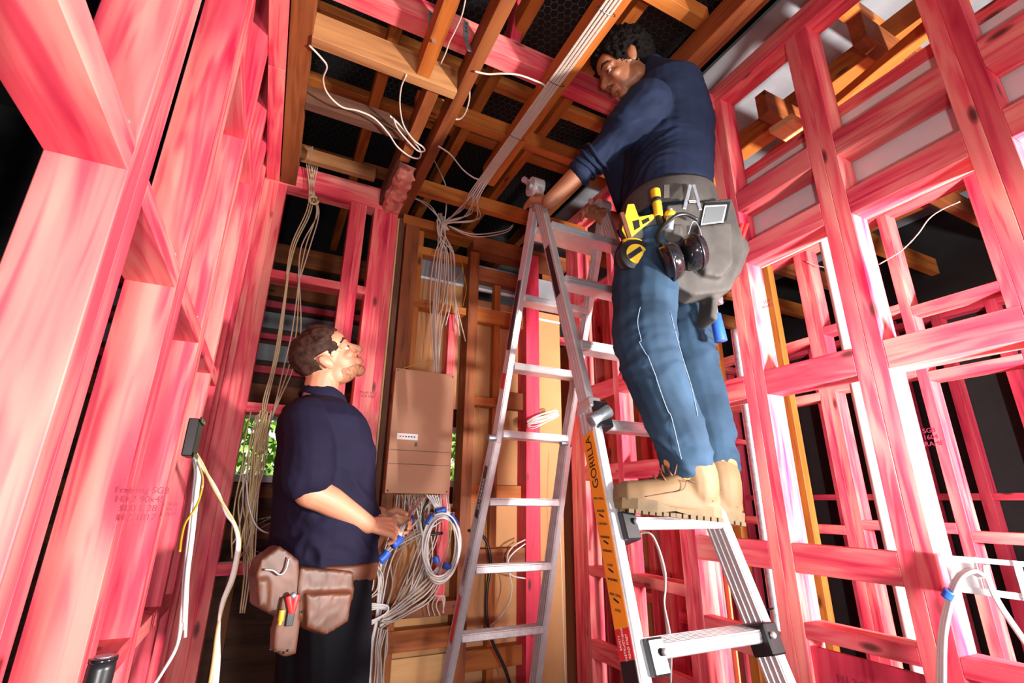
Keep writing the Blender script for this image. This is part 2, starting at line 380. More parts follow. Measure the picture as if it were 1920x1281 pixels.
# ---------------- exterior wall with windows
YE = 3.75
we = empty('wall_exterior', (1, YE, 0), kind='structure')
wz0 = 1.25; wz1 = 1.80
def wy(px, py): return PY(px, py, YE)
zA = wy(500, 905).z; zB = wy(500, 775).z
for (x0, x1, z0, z1, m) in [(-3, 6, 0, zA, 'dark'), (-3, 6, zB, 2.45, 'dark'), (-3, -.62, zA, zB, 'dark'), (1.58, 2.7, zA, zB, 'dark'), (3.6, 6, zA, zB, 'dark')]:
    abox('boarding', (x0, YE, z0), (x1, YE+.03, z1), m, we, bev=0)
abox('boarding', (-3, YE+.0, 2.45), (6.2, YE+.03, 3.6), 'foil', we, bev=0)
for z, h, m in [(zA-.10, .09, 'old'), (zA-.35, .10, 'old'), (zA-.62, .09, 'dark'), (zB+.03, .16, 'old'), (zB+.27, .05, 'pink2'), (zB+.36, .12, 'sarking'), (zB+.52, .04, 'pink2'), (zB+.60, .12, 'sarking'), (zB+.76, .05, 'pink2'), (zB+.85, .20, 'old'), (zB+1.12, .16, 'old')]:
    abox('batten', (-1.6, YE-.05, z), (.62, YE-.001, z+h), m, we)
for x in (-.75, -.12, .42): abox('stud', (x, YE-.10, 0), (x+.05, YE-.051, zA-.1), 'old', we)
for n_, (x0, x1) in enumerate([(-.62, .50), (.50, 1.58), (2.7, 3.6)]):
    wi = empty('window_%d' % (n_+1), ((x0+x1)/2, YE, zA), kind='structure')
    abox('window_frame', (x0, YE-.03, zA), (x1, YE+.05, zA+.045), 'white_board', wi)
    abox('window_frame', (x0, YE-.03, zB-.04), (x1, YE+.05, zB), 'white_board', wi)
    for x in (x0, x1-.04): abox('window_frame', (x, YE-.03, zA+.045), (x+.04, YE+.05, zB-.04), 'white_board', wi)
    g = newmat('window_glass_%d' % n_); gm = g[0]; gb = g[2]
    gb.inputs['Transmission Weight'].default_value = 1; gb.inputs['Roughness'].default_value = .0; gb.inputs['IOR'].default_value = 1.02
    abox('pane', (x0+.04, YE+.008, zA+.045), (x1-.04, YE+.012, zB-.04), gm, wi, bev=0)
# ---------------- ceiling frame
ce = empty('ceiling', (.8, 1.5, 2.9), kind='structure')
zj = 2.80
def zt(px, py, z): return PZ(px, py, z)
# joists running away from the camera (along Y)
abox('joist', (-.228, 1.72, zj-.04), (-.165, 2.49, zj+.08), 'pink', ce)
abox('joist', (-.228, .4, zj-.04), (-.165, 1.72, zj+.08), 'pink', ce)
abox('joist', (-.160, .3, zj-.04), (-.085, 2.495, zj+.10), 'old', ce)
abox('joist', (.470, .2, zj-.04), (.520, 2.60, zj+.07), 'old', ce)
abox('joist', (.30, .2, zj-.04), (.352, 1.50, zj+.07), 'orange', ce)
abox('joist', (.36, 1.547, zj-.04), (.41, 2.04, zj+.07), 'old', ce)
abox('joist', (.800, .1, zj-.04), (.865, 2.02, zj+.07), 'orange', ce)
abox('joist', (1.235, .1, zj-.0), (1.29, 1.75, zj+.10), 'old', ce)
abox('joist', (.355, 2.02, zj-.02), (.372, 2.72, zj+.09), 'dark', ce)
# members running across (along X)
abox('trimmer', (-.085, 1.502, zj-.052), (.470, 1.546, zj+.071), 'tanw', ce)
abox('beam', (-.22, 1.355, zj+.072), (1.60, 1.432, zj+.172), 'pink', ce)
abox('cross_nogging', (-.085, 1.62, zj+.10), (.36, 1.665, zj+.16), 'tanw', ce)
abox('cross_nogging', (-.085, 1.86, zj-.03), (.36, 1.91, zj+.06), 'dark', ce)
abox('cross_nogging', (.36, 1.74, zj+.05), (1.62, 1.79, zj+.13), 'orange', ce)
abox('cross_nogging', (.52, 2.26, zj-.02), (1.62, 2.31, zj+.06), 'orange', ce)
abox('cross_nogging', (-.085, 2.36, zj+.05), (.30, 2.40, zj+.12), 'tanw', ce)
abox('cross_nogging', (.52, .92, zj+.14), (1.29, .97, zj+.22), 'orange', ce)
abox('cross_nogging', (1.29, 1.20, zj+.10), (1.62, 1.27, zj+.19), 'pink', ce)
# roof members above
for (x, m) in [(.19, 'orange'), (.66, 'orange'), (1.04, 'orange'), (1.45, 'old')]:
    abox('rafter', (x, .0, zj+.24), (x+.05, 3.7, zj+.34), m, ce)
for (y, m) in [(1.72, 'orange'), (2.12, 'orange'), (2.70, 'old'), (.7, 'orange')]:
    abox('purlin', (-.3, y, zj+.345), (3.5, y+.07, zj+.39), m, ce)
timber('strut', (.66, 1.40, zj+.172), (.74, 1.42, zj+.75), .09, .045, 'pink2', ce)
# ceiling members over the next room
for y in (.15, .62, 1.02, 1.5, 2.0, 2.5, 3.0):
    abox('joist', (1.72, y, 2.78), (4.2, y+.05, 2.90), 'orange' if int(y*10) % 2 else 'old', ce)
for x in (1.95, 2.5, 3.3): abox('joist', (x, -.3, 2.90), (x+.09, 3.6, 3.0), 'orange', ce)
timber('brace', (1.72, .98, 2.68), (2.15, 1.02, 2.72), .10, .03, 'pale', ce)
timber('brace', (1.80, .4, 2.72), (2.15, 2.4, 2.74), .05, .04, 'orange', ce)
abox('foil_sheet', (1.75, -1, 3.30), (4.6, 3.9, 3.32), 'sarking', ce, bev=0)
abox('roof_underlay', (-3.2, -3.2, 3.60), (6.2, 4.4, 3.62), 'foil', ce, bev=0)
wol = empty('wall_outer_left', (-2.5, .5, 0), kind='structure')
abox('sheathing', (-2.52, -3.2, 0), (-2.5, 4.2, 3.6), 'foil', wol, bev=0)
for k in range(7): abox('stud', (-2.5, -1+.6*k, 0), (-2.41, -.955+.6*k, 3.3), 'pink2', wol)
abox('sheet', (-2.4, .9, 2.2), (-.6, 1.0, 3.55), 'sarking', wol, bev=0)
# pink fibre stuffed between two joists
bm = bmesh.new()
bmesh.ops.create_cube(bm, size=1)
bmesh.ops.subdivide_edges(bm, edges=bm.edges[:], cuts=12, use_grid_fill=True)
for v in bm.verts:
    v.co = Vector((.42+v.co.x*.094, 2.33+v.co.y*.40, zj-.015+v.co.z*.075))
    v.co += Vector((noise.noise(v.co*18), noise.noise(v.co*18+Vector((5, 0, 0))), noise.noise(v.co*16+Vector((0, 7, 0)))))*.028
tag(from_bm('insulation_batt', bm, M['insul'], None, recenter(bm), True), 'pink fibre insulation stuffed between dark ceiling joists', 'insulation')
# hexagonal wire netting slung under the roof
def netting(x0, x1, y0, y1, z, s=.035):
    bm = bmesh.new(); seen = {}; a = s/math.sqrt(3)*1.0
    def vert(x, y):
        k = (round(x, 4), round(y, 4))
        if k not in seen:
            seen[k] = Vector((x, y, z+.02*math.sin(x*5)*math.sin(y*4)+.006*noise.noise(Vector((x*9, y*9, 0)))))
        return seen[k]
    done = set(); r = .0006
    ny = int((y1-y0)/(1.5*a)); nx = int((x1-x0)/s)
    for j in range(ny):
        for i in range(nx):
            cx = x0+s*(i+.5*(j % 2)); cy = y0+1.5*a*j
            cor = [(cx+a*math.sin(math.pi/3*k), cy+a*math.cos(math.pi/3*k)) for k in range(6)]
            for k in range(6):
                p, q = vert(*cor[k]), vert(*cor[(k+1) % 6])
                key = tuple(sorted((tuple(round(c, 3) for c in p), tuple(round(c, 3) for c in q))))
                if key in done: continue
                done.add(key)
                t = (q-p).normalized(); u = Vector((0, 0, 1)); v_ = t.cross(u)
                R3 = []
                for e in (p, q):
                    R3.append([bm.verts.new(e+u*r*math.cos(2.094*m)+v_*r*math.sin(2.094*m)) for m in range(3)])
                for m in range(3): bm.faces.new((R3[0][m], R3[0][(m+1) % 3], R3[1][(m+1) % 3], R3[1][m]))
    return bm
tag(from_bm('wire_netting', netting(-.2, 1.62, .2, 3.2, zj+.42), M['wire'], ce), kind='stuff')
# ================================================================== THE LADDER
LAD = empty('folding_ladder', (1.0, 1.45, 0), 'aluminium folding stepladder with orange warning strip, the worker in jeans standing on it', 'ladder')
LX0, LX1 = .815, 1.145
def near(z): return .982+.082*(z-.851)/.26     # Y of the near leg plane at height z
def far(z): return 2.118-.096*(z-.62)/.26      # Y of the far leg plane
ZH = 2.37
def rail(x, fy, z0, z1, w=.030, d=.062, dx0=0, name='rail'):
    """hollow channel rail with ribs on its faces"""
    p0 = Vector((x+dx0, fy(z0), z0)); p1 = Vector((x, fy(z1), z1)); X = (p1-p0); Ln = X.length; X.normalize()
    y = Vector((1, 0, 0)); y = (y-X*y.dot(X)).normalized(); z = X.cross(y)
    bm = bmesh.new()
    box_bm(bm, (-Ln/2, -w/2+.003, -d/2), (Ln/2, w/2-.003, d/2), .002)
    for k in (-.023, -.008, .008, .023):
        box_bm(bm, (-Ln/2, -w/2, k*d/.062-.004), (Ln/2, w/2, k*d/.062+.004), .001)
    mwm = Matrix(((X.x, y.x, z.x), (X.y, y.y, z.y), (X.z, y.z, z.z))).to_4x4(); mwm.translation = (p0+p1)/2
    return from_bm(name, bm, M['alu'], LAD, mwm)
zl = 1.40
LFL = .085
rail(LX0, near, zl-.02, ZH, .026, .050); rail(LX1, near, zl-.02, ZH, .026, .050)
r1 = rail(LX0, near, .03, zl+.03, .032, .068, dx0=-LFL, name='outer_rail'); r2 = rail(LX1+.004, near, .03, zl+.03, .032, .068, dx0=.11, name='outer_rail')
rail(LX0+.01, far, 1.36, ZH, .026, .050); rail(LX1+.01, far, 1.36, ZH, .026, .050)
r3 = rail(LX0+.006, far, .03, 1.40, .032, .064, dx0=-.06, name='outer_rail'); r4 = rail(LX1+.014, far, .03, 1.40, .032, .064, dx0=.06, name='outer_rail')
def rung(z, fy, x0, x1, flat=True, rr=.030):
    y = fy(z)
    bm = bmesh.new()
    if flat:   # broad ribbed tread
        box_bm(bm, (x0, y-.032, z-.014), (x1, y+.032, z+.014), .003)
        for k in range(7): box_bm(bm, (x0+.002, y-.028+k*.0093-.002, z+.013), (x1-.002, y-.028+k*.0093+.002, z+.0165))
        for k in (-.006, .005): box_bm(bm, (x0+.002, y-.0335, z+k-.002), (x1-.002, y-.031, z+k+.002))
    else:
        sweep(bm, [Vector((x0, y, z)), Vector((x1, y, z))], (rr*.7, rr), 10)
    return from_bm('rung', bm, M['alu_d' if z < 1.2 and flat else 'alu'], LAD, recenter(bm))
def sp(z, base0, base1): t = max(0, (1.37-z)/1.34); return LX0+base0*t, LX1+base1*t
for k in range(-3, 6):
    z = .851+.26*k
    a, b_ = sp(z, -LFL, .11)
    rung(z, near, a+.010, b_-.006)
for k in range(-2, 7):
    z = .636+.262*k
    a, b_ = sp(z, -.06, .06)
    rung(z, far, a+.022, b_+.004)
def jbox(name, c, s, mat, rot=0, bev=.004, parent=LAD):
    bm = bmesh.new(); box_bm(bm, (-s[0]/2, -s[1]/2, -s[2]/2), (s[0]/2, s[1]/2, s[2]/2), bev)
    return from_bm(name, bm, M[mat], parent, Matrix.Translation(Vector(c)) @ Matrix.Rotation(rot, 4, 'X'))
# black plastic rung clamps and the lock knobs
for z, xs in ((1.108, (LX0-.005,)), (.848, (LX0-.02, LX1+.05)), (.588, (LX0-.03, LX1+.07))):
    for x in xs:
        y = near(z)
        c = jbox('rung_clamp', (x+(.016 if x < 1 else -.016), y-.02, z-.006), (.046, .066, .070), 'blackpl', -.3)
        bm = bmesh.new(); bmesh.ops.create_uvsphere(bm, u_segments=10, v_segments=6, radius=.008)
        from_bm('bolt', bm, M['alu'], c, Matrix.Translation((x+(.028 if x < 1 else -.028), y-.056, z+.012)), True)
for x in (LX0, LX1):
    y = near(1.40)
    c = jbox('lock_housing', (x+.012, y-.025, 1.392), (.050, .060, .080), 'blackpl', -.3)
    cyl('lock_knob', (x-.028, y-.045, 1.375), (x+.03, y-.052, 1.41), .019, 'steel', LAD, 14)
    bm = bmesh.new(); bmesh.ops.create_uvsphere(bm, u_segments=10, v_segments=6, radius=.009)
    from_bm('bolt', bm, M['alu'], c, Matrix.Translation((x+.022, y-.060, 1.405)), True)
    jbox('collar', (x-.002, y, 1.425), (.040, .076, .03), 'alu', -.3)
for x in (LX0+.006, LX1+.014):
    cyl('lock_knob', (x-.045, far(1.40)-.03, 1.405), (x-.012, far(1.40)-.03, 1.405), .013, 'steel', LAD, 12)
# hinges at the top
for x in (LX0, LX1):
    h = empty('hinge', (x, 1.47, ZH+.01)); h.parent = LAD; h.location = Vector((x, 1.47, ZH+.01))-Vector(LAD.location); WM[h] = Matrix.Translation((x, 1.47, ZH+.01))
    bm = bmesh.new(); sweep(bm, [Vector((x-.024, 1.47, ZH+.01)), Vector((x+.024, 1.47, ZH+.01))], .040, 22)
    bpy.data.objects.remove(h)
    hb = from_bm('hinge', bm, M['alu'], LAD, recenter(bm))
    bm = bmesh.new(); sweep(bm, [Vector((x-.034, 1.47, ZH+.01)), Vector((x+.034, 1.47, ZH+.01))], .017, 14)
    from_bm('hinge_pin', bm, M['steel'], hb, recenter(bm))
    bm = bmesh.new(); sweep(bm, [Vector((x-.040, 1.495, ZH+.055)), Vector((x-.015, 1.51, ZH+.06))], .013, 10)
    from_bm('release_button', bm, M['steel'], hb, recenter(bm))
# leg stickers on the near left outer rail and the far left outer rail
M['orange_st'] = plain('orange_warning_sticker', (.95, .33, .02), .45, noise_amt=.05)
M['red_st'] = plain('red_warning_sticker', (.75, .03, .03), .45, noise_amt=.05)
M['white_ink'] = plain('white_ink', (.85, .85, .85), .5)
def stick(p_top, p_bot, za, zb, w, mat, name):
    """a label on the outer (-X) face of a leg"""
    f = lambda z: p_bot.lerp(p_top, (z-p_bot.z)/(p_top.z-p_bot.z))
    a, b_ = f(za), f(zb)
    return timber(name, a, b_, .0012, w, mat, LAD, side=(1, 0, 0), bev=0), (a+b_)/2, (b_-a).normalized()
nt0 = Vector((LX0-.0168, near(1.43), 1.43)); nb0 = Vector((LX0-LFL-.0168, near(.03), .03))
for (za, zb, m, txt, ts, ink) in [(.895, 1.345, 'orange_st', None, 0, None), (.838, .894, 'red_st', None, 0, None), (.55, .837, 'blackpl', 'SILVERBACK', .036, 'white_ink')]:
    st, c, d = stick(nt0, nb0, za, zb, .052, m, 'warning_sticker')
    if txt: text('lettering', txt, ts, c+Vector((-.0012, 0, -.015)), d, (0, 1, 0), ink, st)
    if m == 'orange_st':
        text('lettering', 'GORILLA', .036, c+d*.155+Vector((-.0012, 0, 0)), d, (0, 1, 0), 'blackpl', st)
        for k in range(9):
            text('lettering', random.choice(['WARNING', 'DANGER', 'MAX 150 kg', 'CAUTION', 'LOCK']), .008, c+d*(.055-.032*k)+Vector((-.0012, 0, 0)), (0, -1, 0), d, 'blackpl', st)
            if k % 2: jb = timber('pictogram', c+d*(.040-.032*k)+Vector((-.0011, -.008, 0)), c+d*(.040-.032*k)+Vector((-.0011, .010, .006)), .0012, .004, 'blackpl', st, side=(1, 0, 0), bev=0)
    if m == 'red_st':
        for k, t_ in enumerate(['SAFETY', 'INSTRUCTIONS', 'READ FIRST']):
            text('lettering', t_, .009, c+Vector((-.0012, .014-.014*k, 0)), d, (0, 1, 0), 'white_ink', st)
ft0 = Vector((LX0+.010-.0142, far(2.37), 2.37)); ft1 = Vector((LX0+.010-.0142, far(1.36), 1.36))
fb0 = Vector((LX0+.006-.0168, far(1.40), 1.40)); fb1 = Vector((LX0+.006-.06-.0168, far(.03), .03))
for (T_, B_, za, zb, m, txt) in [(ft0, ft1, 1.60, 1.66, 'red_st', None), (ft0, ft1, 1.75, 2.02, 'blackpl', None), (fb0, fb1, 1.10, 1.30, 'blackpl', 'SILVERBACK'), (fb0, fb1, .62, .80, 'red_st', None), (fb0, fb1, .84, .98, 'alu_d', 'GORILLA')]:
    st, c, d = stick(T_, B_, za, zb, .030, m, 'leg_sticker')
    if txt: text('lettering', txt, .024, c+Vector((-.0012, 0, -.008)), d, (0, 1, 0), 'white_ink' if m == 'blackpl' else 'blackpl', st)
nu0 = Vector((LX0-.0142, near(2.37), 2.37)); nu1 = Vector((LX0-.0142, near(1.4), 1.4))
stick(nu0, nu1, 1.83, 2.05, .026, 'blackpl', 'leg_sticker')
# ================================================================== PEOPLE
M['skin1'] = plain('tanned_skin', (.58, .25, .145), .5, noise_amt=.07, nscale=14, bump=.05)
M['skin2'] = plain('brown_skin', (.30, .115, .055), .45, noise_amt=.08, nscale=14, bump=.05)
M['lip1'] = plain('lips', (.62, .22, .17), .45)
M['teeth'] = plain('teeth', (.85, .80, .72), .3, noise_amt=.02)
M['eye_w'] = plain('eyeball', (.85, .82, .78), .2, noise_amt=.01)
M['eye_d'] = plain('iris', (.03, .018, .012), .2)
M['hair1'] = plain('dark_brown_hair', (.040, .016, .010), .7, noise_amt=.6, nscale=60, bump=.3, spec=.2)
M['hair2'] = plain('black_curly_hair', (.006, .0045, .004), .85, noise_amt=.5, nscale=70, bump=.5, spec=.1)
M['beard1'] = plain('short_ginger_beard', (.40, .155, .08), .7, noise_amt=.45, nscale=120, bump=.5)
M['navy'] = plain('dark_navy_polo_cloth', (.011, .009, .026), .8, noise_amt=.15, nscale=9, spec=.15)
M['navy2'] = plain('navy_sweatshirt_cloth', (.009, .0155, .040), .8, noise_amt=.18, nscale=11, spec=.2, bump=.05)
M['black_cloth'] = plain('black_work_shorts', (.006, .006, .008), .85, noise_amt=.2, spec=.1)
M['denim'] = plain('faded_blue_denim', (.021, .043, .075), .85, noise_amt=.38, nscale=7, spec=.15, bump=.08)
M['stitch'] = plain('pale_seam_thread', (.16, .22, .30), .8)
M['boot'] = plain('tan_nubuck_leather', (.17, .096, .042), .7, noise_amt=.16, nscale=14, bump=.1)
M['boot_d'] = plain('mud_stained_boot_sole', (.125, .078, .034), .75, noise_amt=.35, nscale=18, bump=.25)
M['boot_l'] = plain('orange_leather_cuff', (.62, .27, .08), .45, noise_amt=.12)
M['leather'] = plain('worn_brown_leather', (.105, .034, .015), .5, noise_amt=.35, nscale=16, bump=.2)
M['grey_belt'] = plain('worn_grey_suede', (.05, .043, .038), .8, noise_amt=.3, nscale=14, bump=.2)
def remesh(name, bm, voxel, mat, parent=None, smooth=4, fn=None):
    me = bpy.data.meshes.new(name); bm.normal_update(); bm.to_mesh(me); bm.free()
    o = bpy.data.objects.new(name, me); COL.objects.link(o)
    m = o.modifiers.new('r', 'REMESH'); m.mode = 'VOXEL'; m.voxel_size = voxel; m.adaptivity = 0
    s = o.modifiers.new('s', 'SMOOTH'); s.iterations = smooth; s.factor = .5
    dg = bpy.context.evaluated_depsgraph_get(); me2 = bpy.data.meshes.new_from_object(o.evaluated_get(dg))
    bpy.data.objects.remove(o); bpy.data.meshes.remove(me)
    if fn:
        nr = [v.normal.copy() for v in me2.vertices]
        for v, n_ in zip(me2.vertices, nr): v.co = fn(v.co.copy(), n_)
    c = Vector((0, 0, 0)); k = max(1, len(me2.vertices))
    for v in me2.vertices: c += v.co
    c /= k
    me2.transform(Matrix.Translation(-c))
    me2.name = name
    return link(name, me2, mat, parent, Matrix.Translation(c), True)
def ell(bm, c, r, rot=None, seg=20):
    mt = Matrix.Translation(Vector(c)) @ (rot.to_4x4() if rot else Matrix.Identity(4)) @ Matrix.Diagonal((*r, 1))
    bmesh.ops.create_uvsphere(bm, u_segments=seg, v_segments=seg//2+2, radius=1, matrix=mt)
def loft(bm, secs, f, l, n=28, ex=2.3):
    rings = []
    for (c, rf, rl) in secs:
        c = Vector(c); R_ = []
        for k in range(n):
            a = 2*math.pi*k/n; ca, sa = math.cos(a), math.sin(a)
            x = math.copysign(abs(ca)**(2/ex), ca)*rf; y = math.copysign(abs(sa)**(2/ex), sa)*rl
            R_.append(bm.verts.new(c+f*x+l*y))
        rings.append(R_)
    for i in range(len(rings)-1):
        for k in range(n): bm.faces.new((rings[i][k], rings[i][(k+1) % n], rings[i+1][(k+1) % n], rings[i+1][k]))
    bm.faces.new(rings[0][::-1]); bm.faces.new(rings[-1])
def limb(bm, pts, radii, n=4, segs=16):
    q = catmull(pts, n); rr = []
    for i in range(len(q)):
        t = i/n; k = min(int(t), len(radii)-2); u = t-k
        rr.append(radii[k]*(1-u)+radii[k+1]*u)
    sweep(bm, q, rr, segs)
    for p, r in ((q[0], rr[0]), (q[-1], rr[-1])): ell(bm, p, (r*.98,)*3, seg=14)
def frame(o, x, z):
    x = Vector(x).normalized(); z = Vector(z); z = (z-x*z.dot(x)).normalized(); y = z.cross(x)
    m = Matrix(((x.x, y.x, z.x), (x.y, y.y, z.y), (x.z, y.z, z.z))).to_4x4(); m.translation = Vector(o); return m
def head_bm(bm, H, s=1.0, smile=0):
    """H: head frame, x to the face, y to the left, z up; origin between the ears"""
    b2 = bmesh.new()
    ell(b2, (-.014, 0, .032), (.100, .076, .090)); ell(b2, (.034, 0, -.026), (.060, .060, .088)); ell(b2, (.050, 0, .045), (.048, .062, .045))
    ell(b2, (.022, 0, -.074), (.062, .052, .036)); ell(b2, (.070, 0, -.100), (.022, .026, .020))
    ell(b2, (-.005, .045, -.062), (.030, .016, .032)); ell(b2, (-.005, -.045, -.062), (.030, .016, .032))
    sweep(b2, catmull([(.084, 0, .020), (.100, 0, -.006), (.119, 0, -.032)], 4), [.008+.0009*i for i in range(9)], 10)
    ell(b2, (.116, 0, -.035), (.014, .012, .010)); ell(b2, (.104, .014, -.040), (.010, .008, .008)); ell(b2, (.104, -.014, -.040), (.010, .008, .008))
    q = catmull([(.062, .054, .012), (.086, .030, .026), (.090, 0, .021), (.086, -.030, .026), (.062, -.054, .012)], 4)
    sweep(b2, q, .0085, 8)
    for sg in (1, -1):
        ell(b2, (.066, .040*sg, -.026), (.026, .020, .018))
        ell(b2, (.080, .031*sg, .010), (.014, .018, .007)); ell(b2, (.079, .031*sg, -.012), (.013, .017, .006))
        ell(b2, (-.006, .078*sg, -.006), (.019, .009, .031), Matrix.Rotation(-.2, 3, 'Y')); ell(b2, (-.014, .086*sg, .004), (.014, .006, .022), Matrix.Rotation(-.2, 3, 'Y'))
    for z, r, w_ in ((-.061, .0065, .024), (-.075, .0075, .022)):
        sweep(b2, catmull([(.083, w_, z+.004*smile), (.098, .008, z), (.098, -.008, z), (.083, -w_, z+.004*smile)], 4), r, 8)
    for v in b2.verts: v.co = H @ (v.co*s)
    me = bpy.data.meshes.new('t'); b2.to_mesh(me); b2.free(); bm.from_mesh(me); bpy.data.meshes.remove(me)
def head_extra(H, s, parent, hair, style, skin):
    for sg in (1, -1):
        bm = bmesh.new(); bmesh.ops.create_uvsphere(bm, u_segments=14, v_segments=10, radius=.0115*s)
        e = from_bm('eye', bm, M['eye_w'], parent, Matrix.Translation(H @ Vector((.0765*s, .031*sg*s, -.001*s))), True)
        bm = bmesh.new(); bmesh.ops.create_uvsphere(bm, u_segments=10, v_segments=8, radius=.0066*s)
        from_bm('iris', bm, M['eye_d'], e, Matrix.Translation(H @ Vector((.0848*s, .0325*sg*s, .001*s))), True)
        bm = bmesh.new(); bmesh.ops.create_uvsphere(bm, u_segments=16, v_segments=12, radius=.0132*s)
        bmesh.ops.delete(bm, geom=[v for v in bm.verts if v.co.z < .0035*s], context='VERTS')
        from_bm('eyelid', bm, skin, parent, Matrix.Translation(H @ Vector((.0765*s, .031*sg*s, -.001*s))) @ H.to_3x3().to_4x4(), True)
        bm = bmesh.new()
        sweep(bm, [H @ (Vector(p)*s) for p in ((.072, .052*sg, .027), (.090, .034*sg, .036), (.095, .015*sg, .030))], [.0028, .0045, .003], 8)
        from_bm('eyebrow', bm, hair, parent, recenter(bm), True)
    bm = bmesh.new(); bmesh.ops.create_icosphere(bm, subdivisions=6 if style == 'curly' else 5, radius=1)
    for v in bm.verts:
        d = v.co.copy()
        if style == 'curly':
            p = Vector((-.018+d.x*.120, d.y*.100, .045+d.z*.112))
            n_ = noise.noise(d*7)*.012+abs(noise.noise(d*22))*.018
        else:
            p = Vector((-.015+d.x*.103, d.y*.0815, .038+d.z*.094))
            n_ = noise.noise(Vector((d.x*2, d.y*7, d.z*3)))*.005+noise.noise(Vector((d.x*5, d.y*44, d.z*22)))*.0022
            if d.x > .2 and d.z > .3: n_ += .012
        p += d*n_
        # hair line: fold the shell inside the head where skin shows
        face = (p.x > .060+max(0, p.z-.02)*.35 and p.z < (.085 if style == 'curly' else .075))
        side = (p.z < -.005 and p.x > -.030) or (p.z < .012 and p.x > .025)
        low = p.z < -.060 + (.0 if p.x < -.04 else .03)
        ear = abs(p.y) > .06 and -.034 < p.x < .018 and p.z < .028
        if face or side or low or ear: p = Vector((-.012, 0, .01))+(p-Vector((-.012, 0, .01)))*.74
        v.co = H @ (p*s)
    from_bm('hair', bm, hair, parent, recenter(bm), True)
def hand_bm(bm, W, d, n, th, s=1.0, curl=(.5, .6, .5), spread=.0, thumb=(.5, .3), lens=(.070, .078, .073, .058)):
    """W wrist, d towards the fingers, n the palm normal, th the thumb side"""
    W = Vector(W); d = Vector(d).normalized(); n = Vector(n); n = (n-d*n.dot(d)).normalized()
    t = n.cross(d); t = t if t.dot(Vector(th)) > 0 else -t
    for k in range(4):
        off = (1.5-k)*.0195*s
        base = W+d*.018*s+t*off*.55; kn = W+d*(.088-.004*abs(k-1))*s+t*off
        sweep(bm, [base, base.lerp(kn, .5)-n*.002*s, kn], [.0125*s, .0135*s, .0115*s], 12); ell(bm, kn, (.0118*s,)*3, seg=12)
        p = kn; a = 0; L_ = lens[k]*s
        dd = (d+t*(1.5-k)*spread).normalized()
        pts = [p.copy()]
        for j, fr_ in enumerate((.45, .31, .24)):
            a += curl[j]*(1+.06*k)
            p = p+(dd*math.cos(a)+n*math.sin(a))*L_*fr_; pts.append(p.copy())
        sweep(bm, pts, [.0102*s, .0094*s, .0086*s, .0074*s], 10)
        for q, r in zip(pts, (.0104, .0096, .0088, .0076)): ell(bm, q, (r*s,)*3, seg=10)
    ell(bm, W+d*.045*s, (.038*s,)*3 if False else (.034*s, .034*s, .016*s), Matrix((d, t, n)).transposed())
    tb = W+d*.022*s+t*.022*s+n*.008*s
    d1 = (t*math.cos(thumb[0])*.8+d*.75+n*.25).normalized(); k1 = tb+d1*.042*s
    d2 = (d+n*thumb[1]+t*.15).normalized(); k2 = k1+d2*.030*s; k3 = k2+(d+n*(thumb[1]+.2)).normalized()*.025*s
    sweep(bm, [tb, k1, k2, k3], [.0150*s, .0122*s, .0105*s, .0086*s], 12)
    for q, r in ((tb, .015), (k1, .0124), (k2, .0106), (k3, .0088)): ell(bm, q, (r*s,)*3, seg=10)
def wrinkle(amp, fr, dirv=(0, 0, 1), squash=.35, zones=None):
    D_ = Vector(dirv).normalized()
    def fn(co, n_):
        a = D_*co.dot(D_); q = (co-a)*squash+a
        q = q+Vector((noise.noise(co*6), noise.noise(co*6+Vector((9, 0, 0))), noise.noise(co*6+Vector((0, 9, 0)))))*.06
        w_ = .35-abs(noise.noise(q*fr))*1.5+(.2-abs(noise.noise(q*fr*2.2+Vector((3, 1, 7)))))*.7
        k = .22
        if zones:
            for (c, r) in zones:
                dd = (co-c).length
                if dd < r: k = max(k, 1-(dd/r)**2)
        return co+n_*amp*w_*k
    return fn
Z = Vector((0, 0, 1))
# ------------------------------------------------------------------ the worker on the floor
f1 = Vector((.95, .30, 0)).normalized(); l1 = Z.cross(f1)
P1 = empty('person', (.16, 1.86, 0), 'person in a dark polo shirt and brown leather pouch, standing on the floor looking up', 'person')
hc = PY(614, 674, 1.83)
hx = (f1*.76+Z*.60+Vector((0, -.46, 0))).normalized(); hz = (Z*.78-f1*.60).normalized()
Hm = frame(hc, hx, hz)
neck = PY(602, 742, 1.85)
chest = PY(612, 840, 1.86); belly = PY(612, 960, 1.87); hip = PY(600, 1050, 1.87)
bm = bmesh.new()
head_bm(bm, Hm, .97, smile=1)
limb(bm, [hc+hx*(-.012)-hz*.045, hc*.45+neck*.55-f1*.004, neck-Z*.05], [.056, .057, .064])
loft(bm, [(hip, .10, .13), (belly, .11, .14), (chest, .11, .16), (neck-Z*.05, .06, .11)], f1, l1)
sh_r = PY(583, 792, 1.69); el_r = PY(580, 922, 1.655); wr_r = PY(690, 984, 1.715)
limb(bm, [sh_r, sh_r.lerp(el_r, .5), el_r], [.052, .050, .047])
limb(bm, [el_r, el_r.lerp(wr_r, .35)+Z*.006, wr_r], [.047, .044, .029])
hd = (PY(742, 1000, 1.78)-wr_r)
hand_bm(bm, wr_r, (1, .25, -.12), (.25, .75, -.60), (.2, .35, .9), 1.0, (.55, .75, .55), thumb=(.5, .5))
sh_l = sh_r+l1*.34+f1*.07; el_l = Vector((.27, 2.10, 1.15)); wr_l = PY(712, 972, 1.93)
limb(bm, [sh_l, el_l], [.05, .044]); limb(bm, [el_l, wr_l], [.043, .028])
hand_bm(bm, wr_l, (.9, -.35, -.25), (.1, -.9, -.3), (.2, -.1, .9), .98, (.5, .7, .6), thumb=(.5, .5))
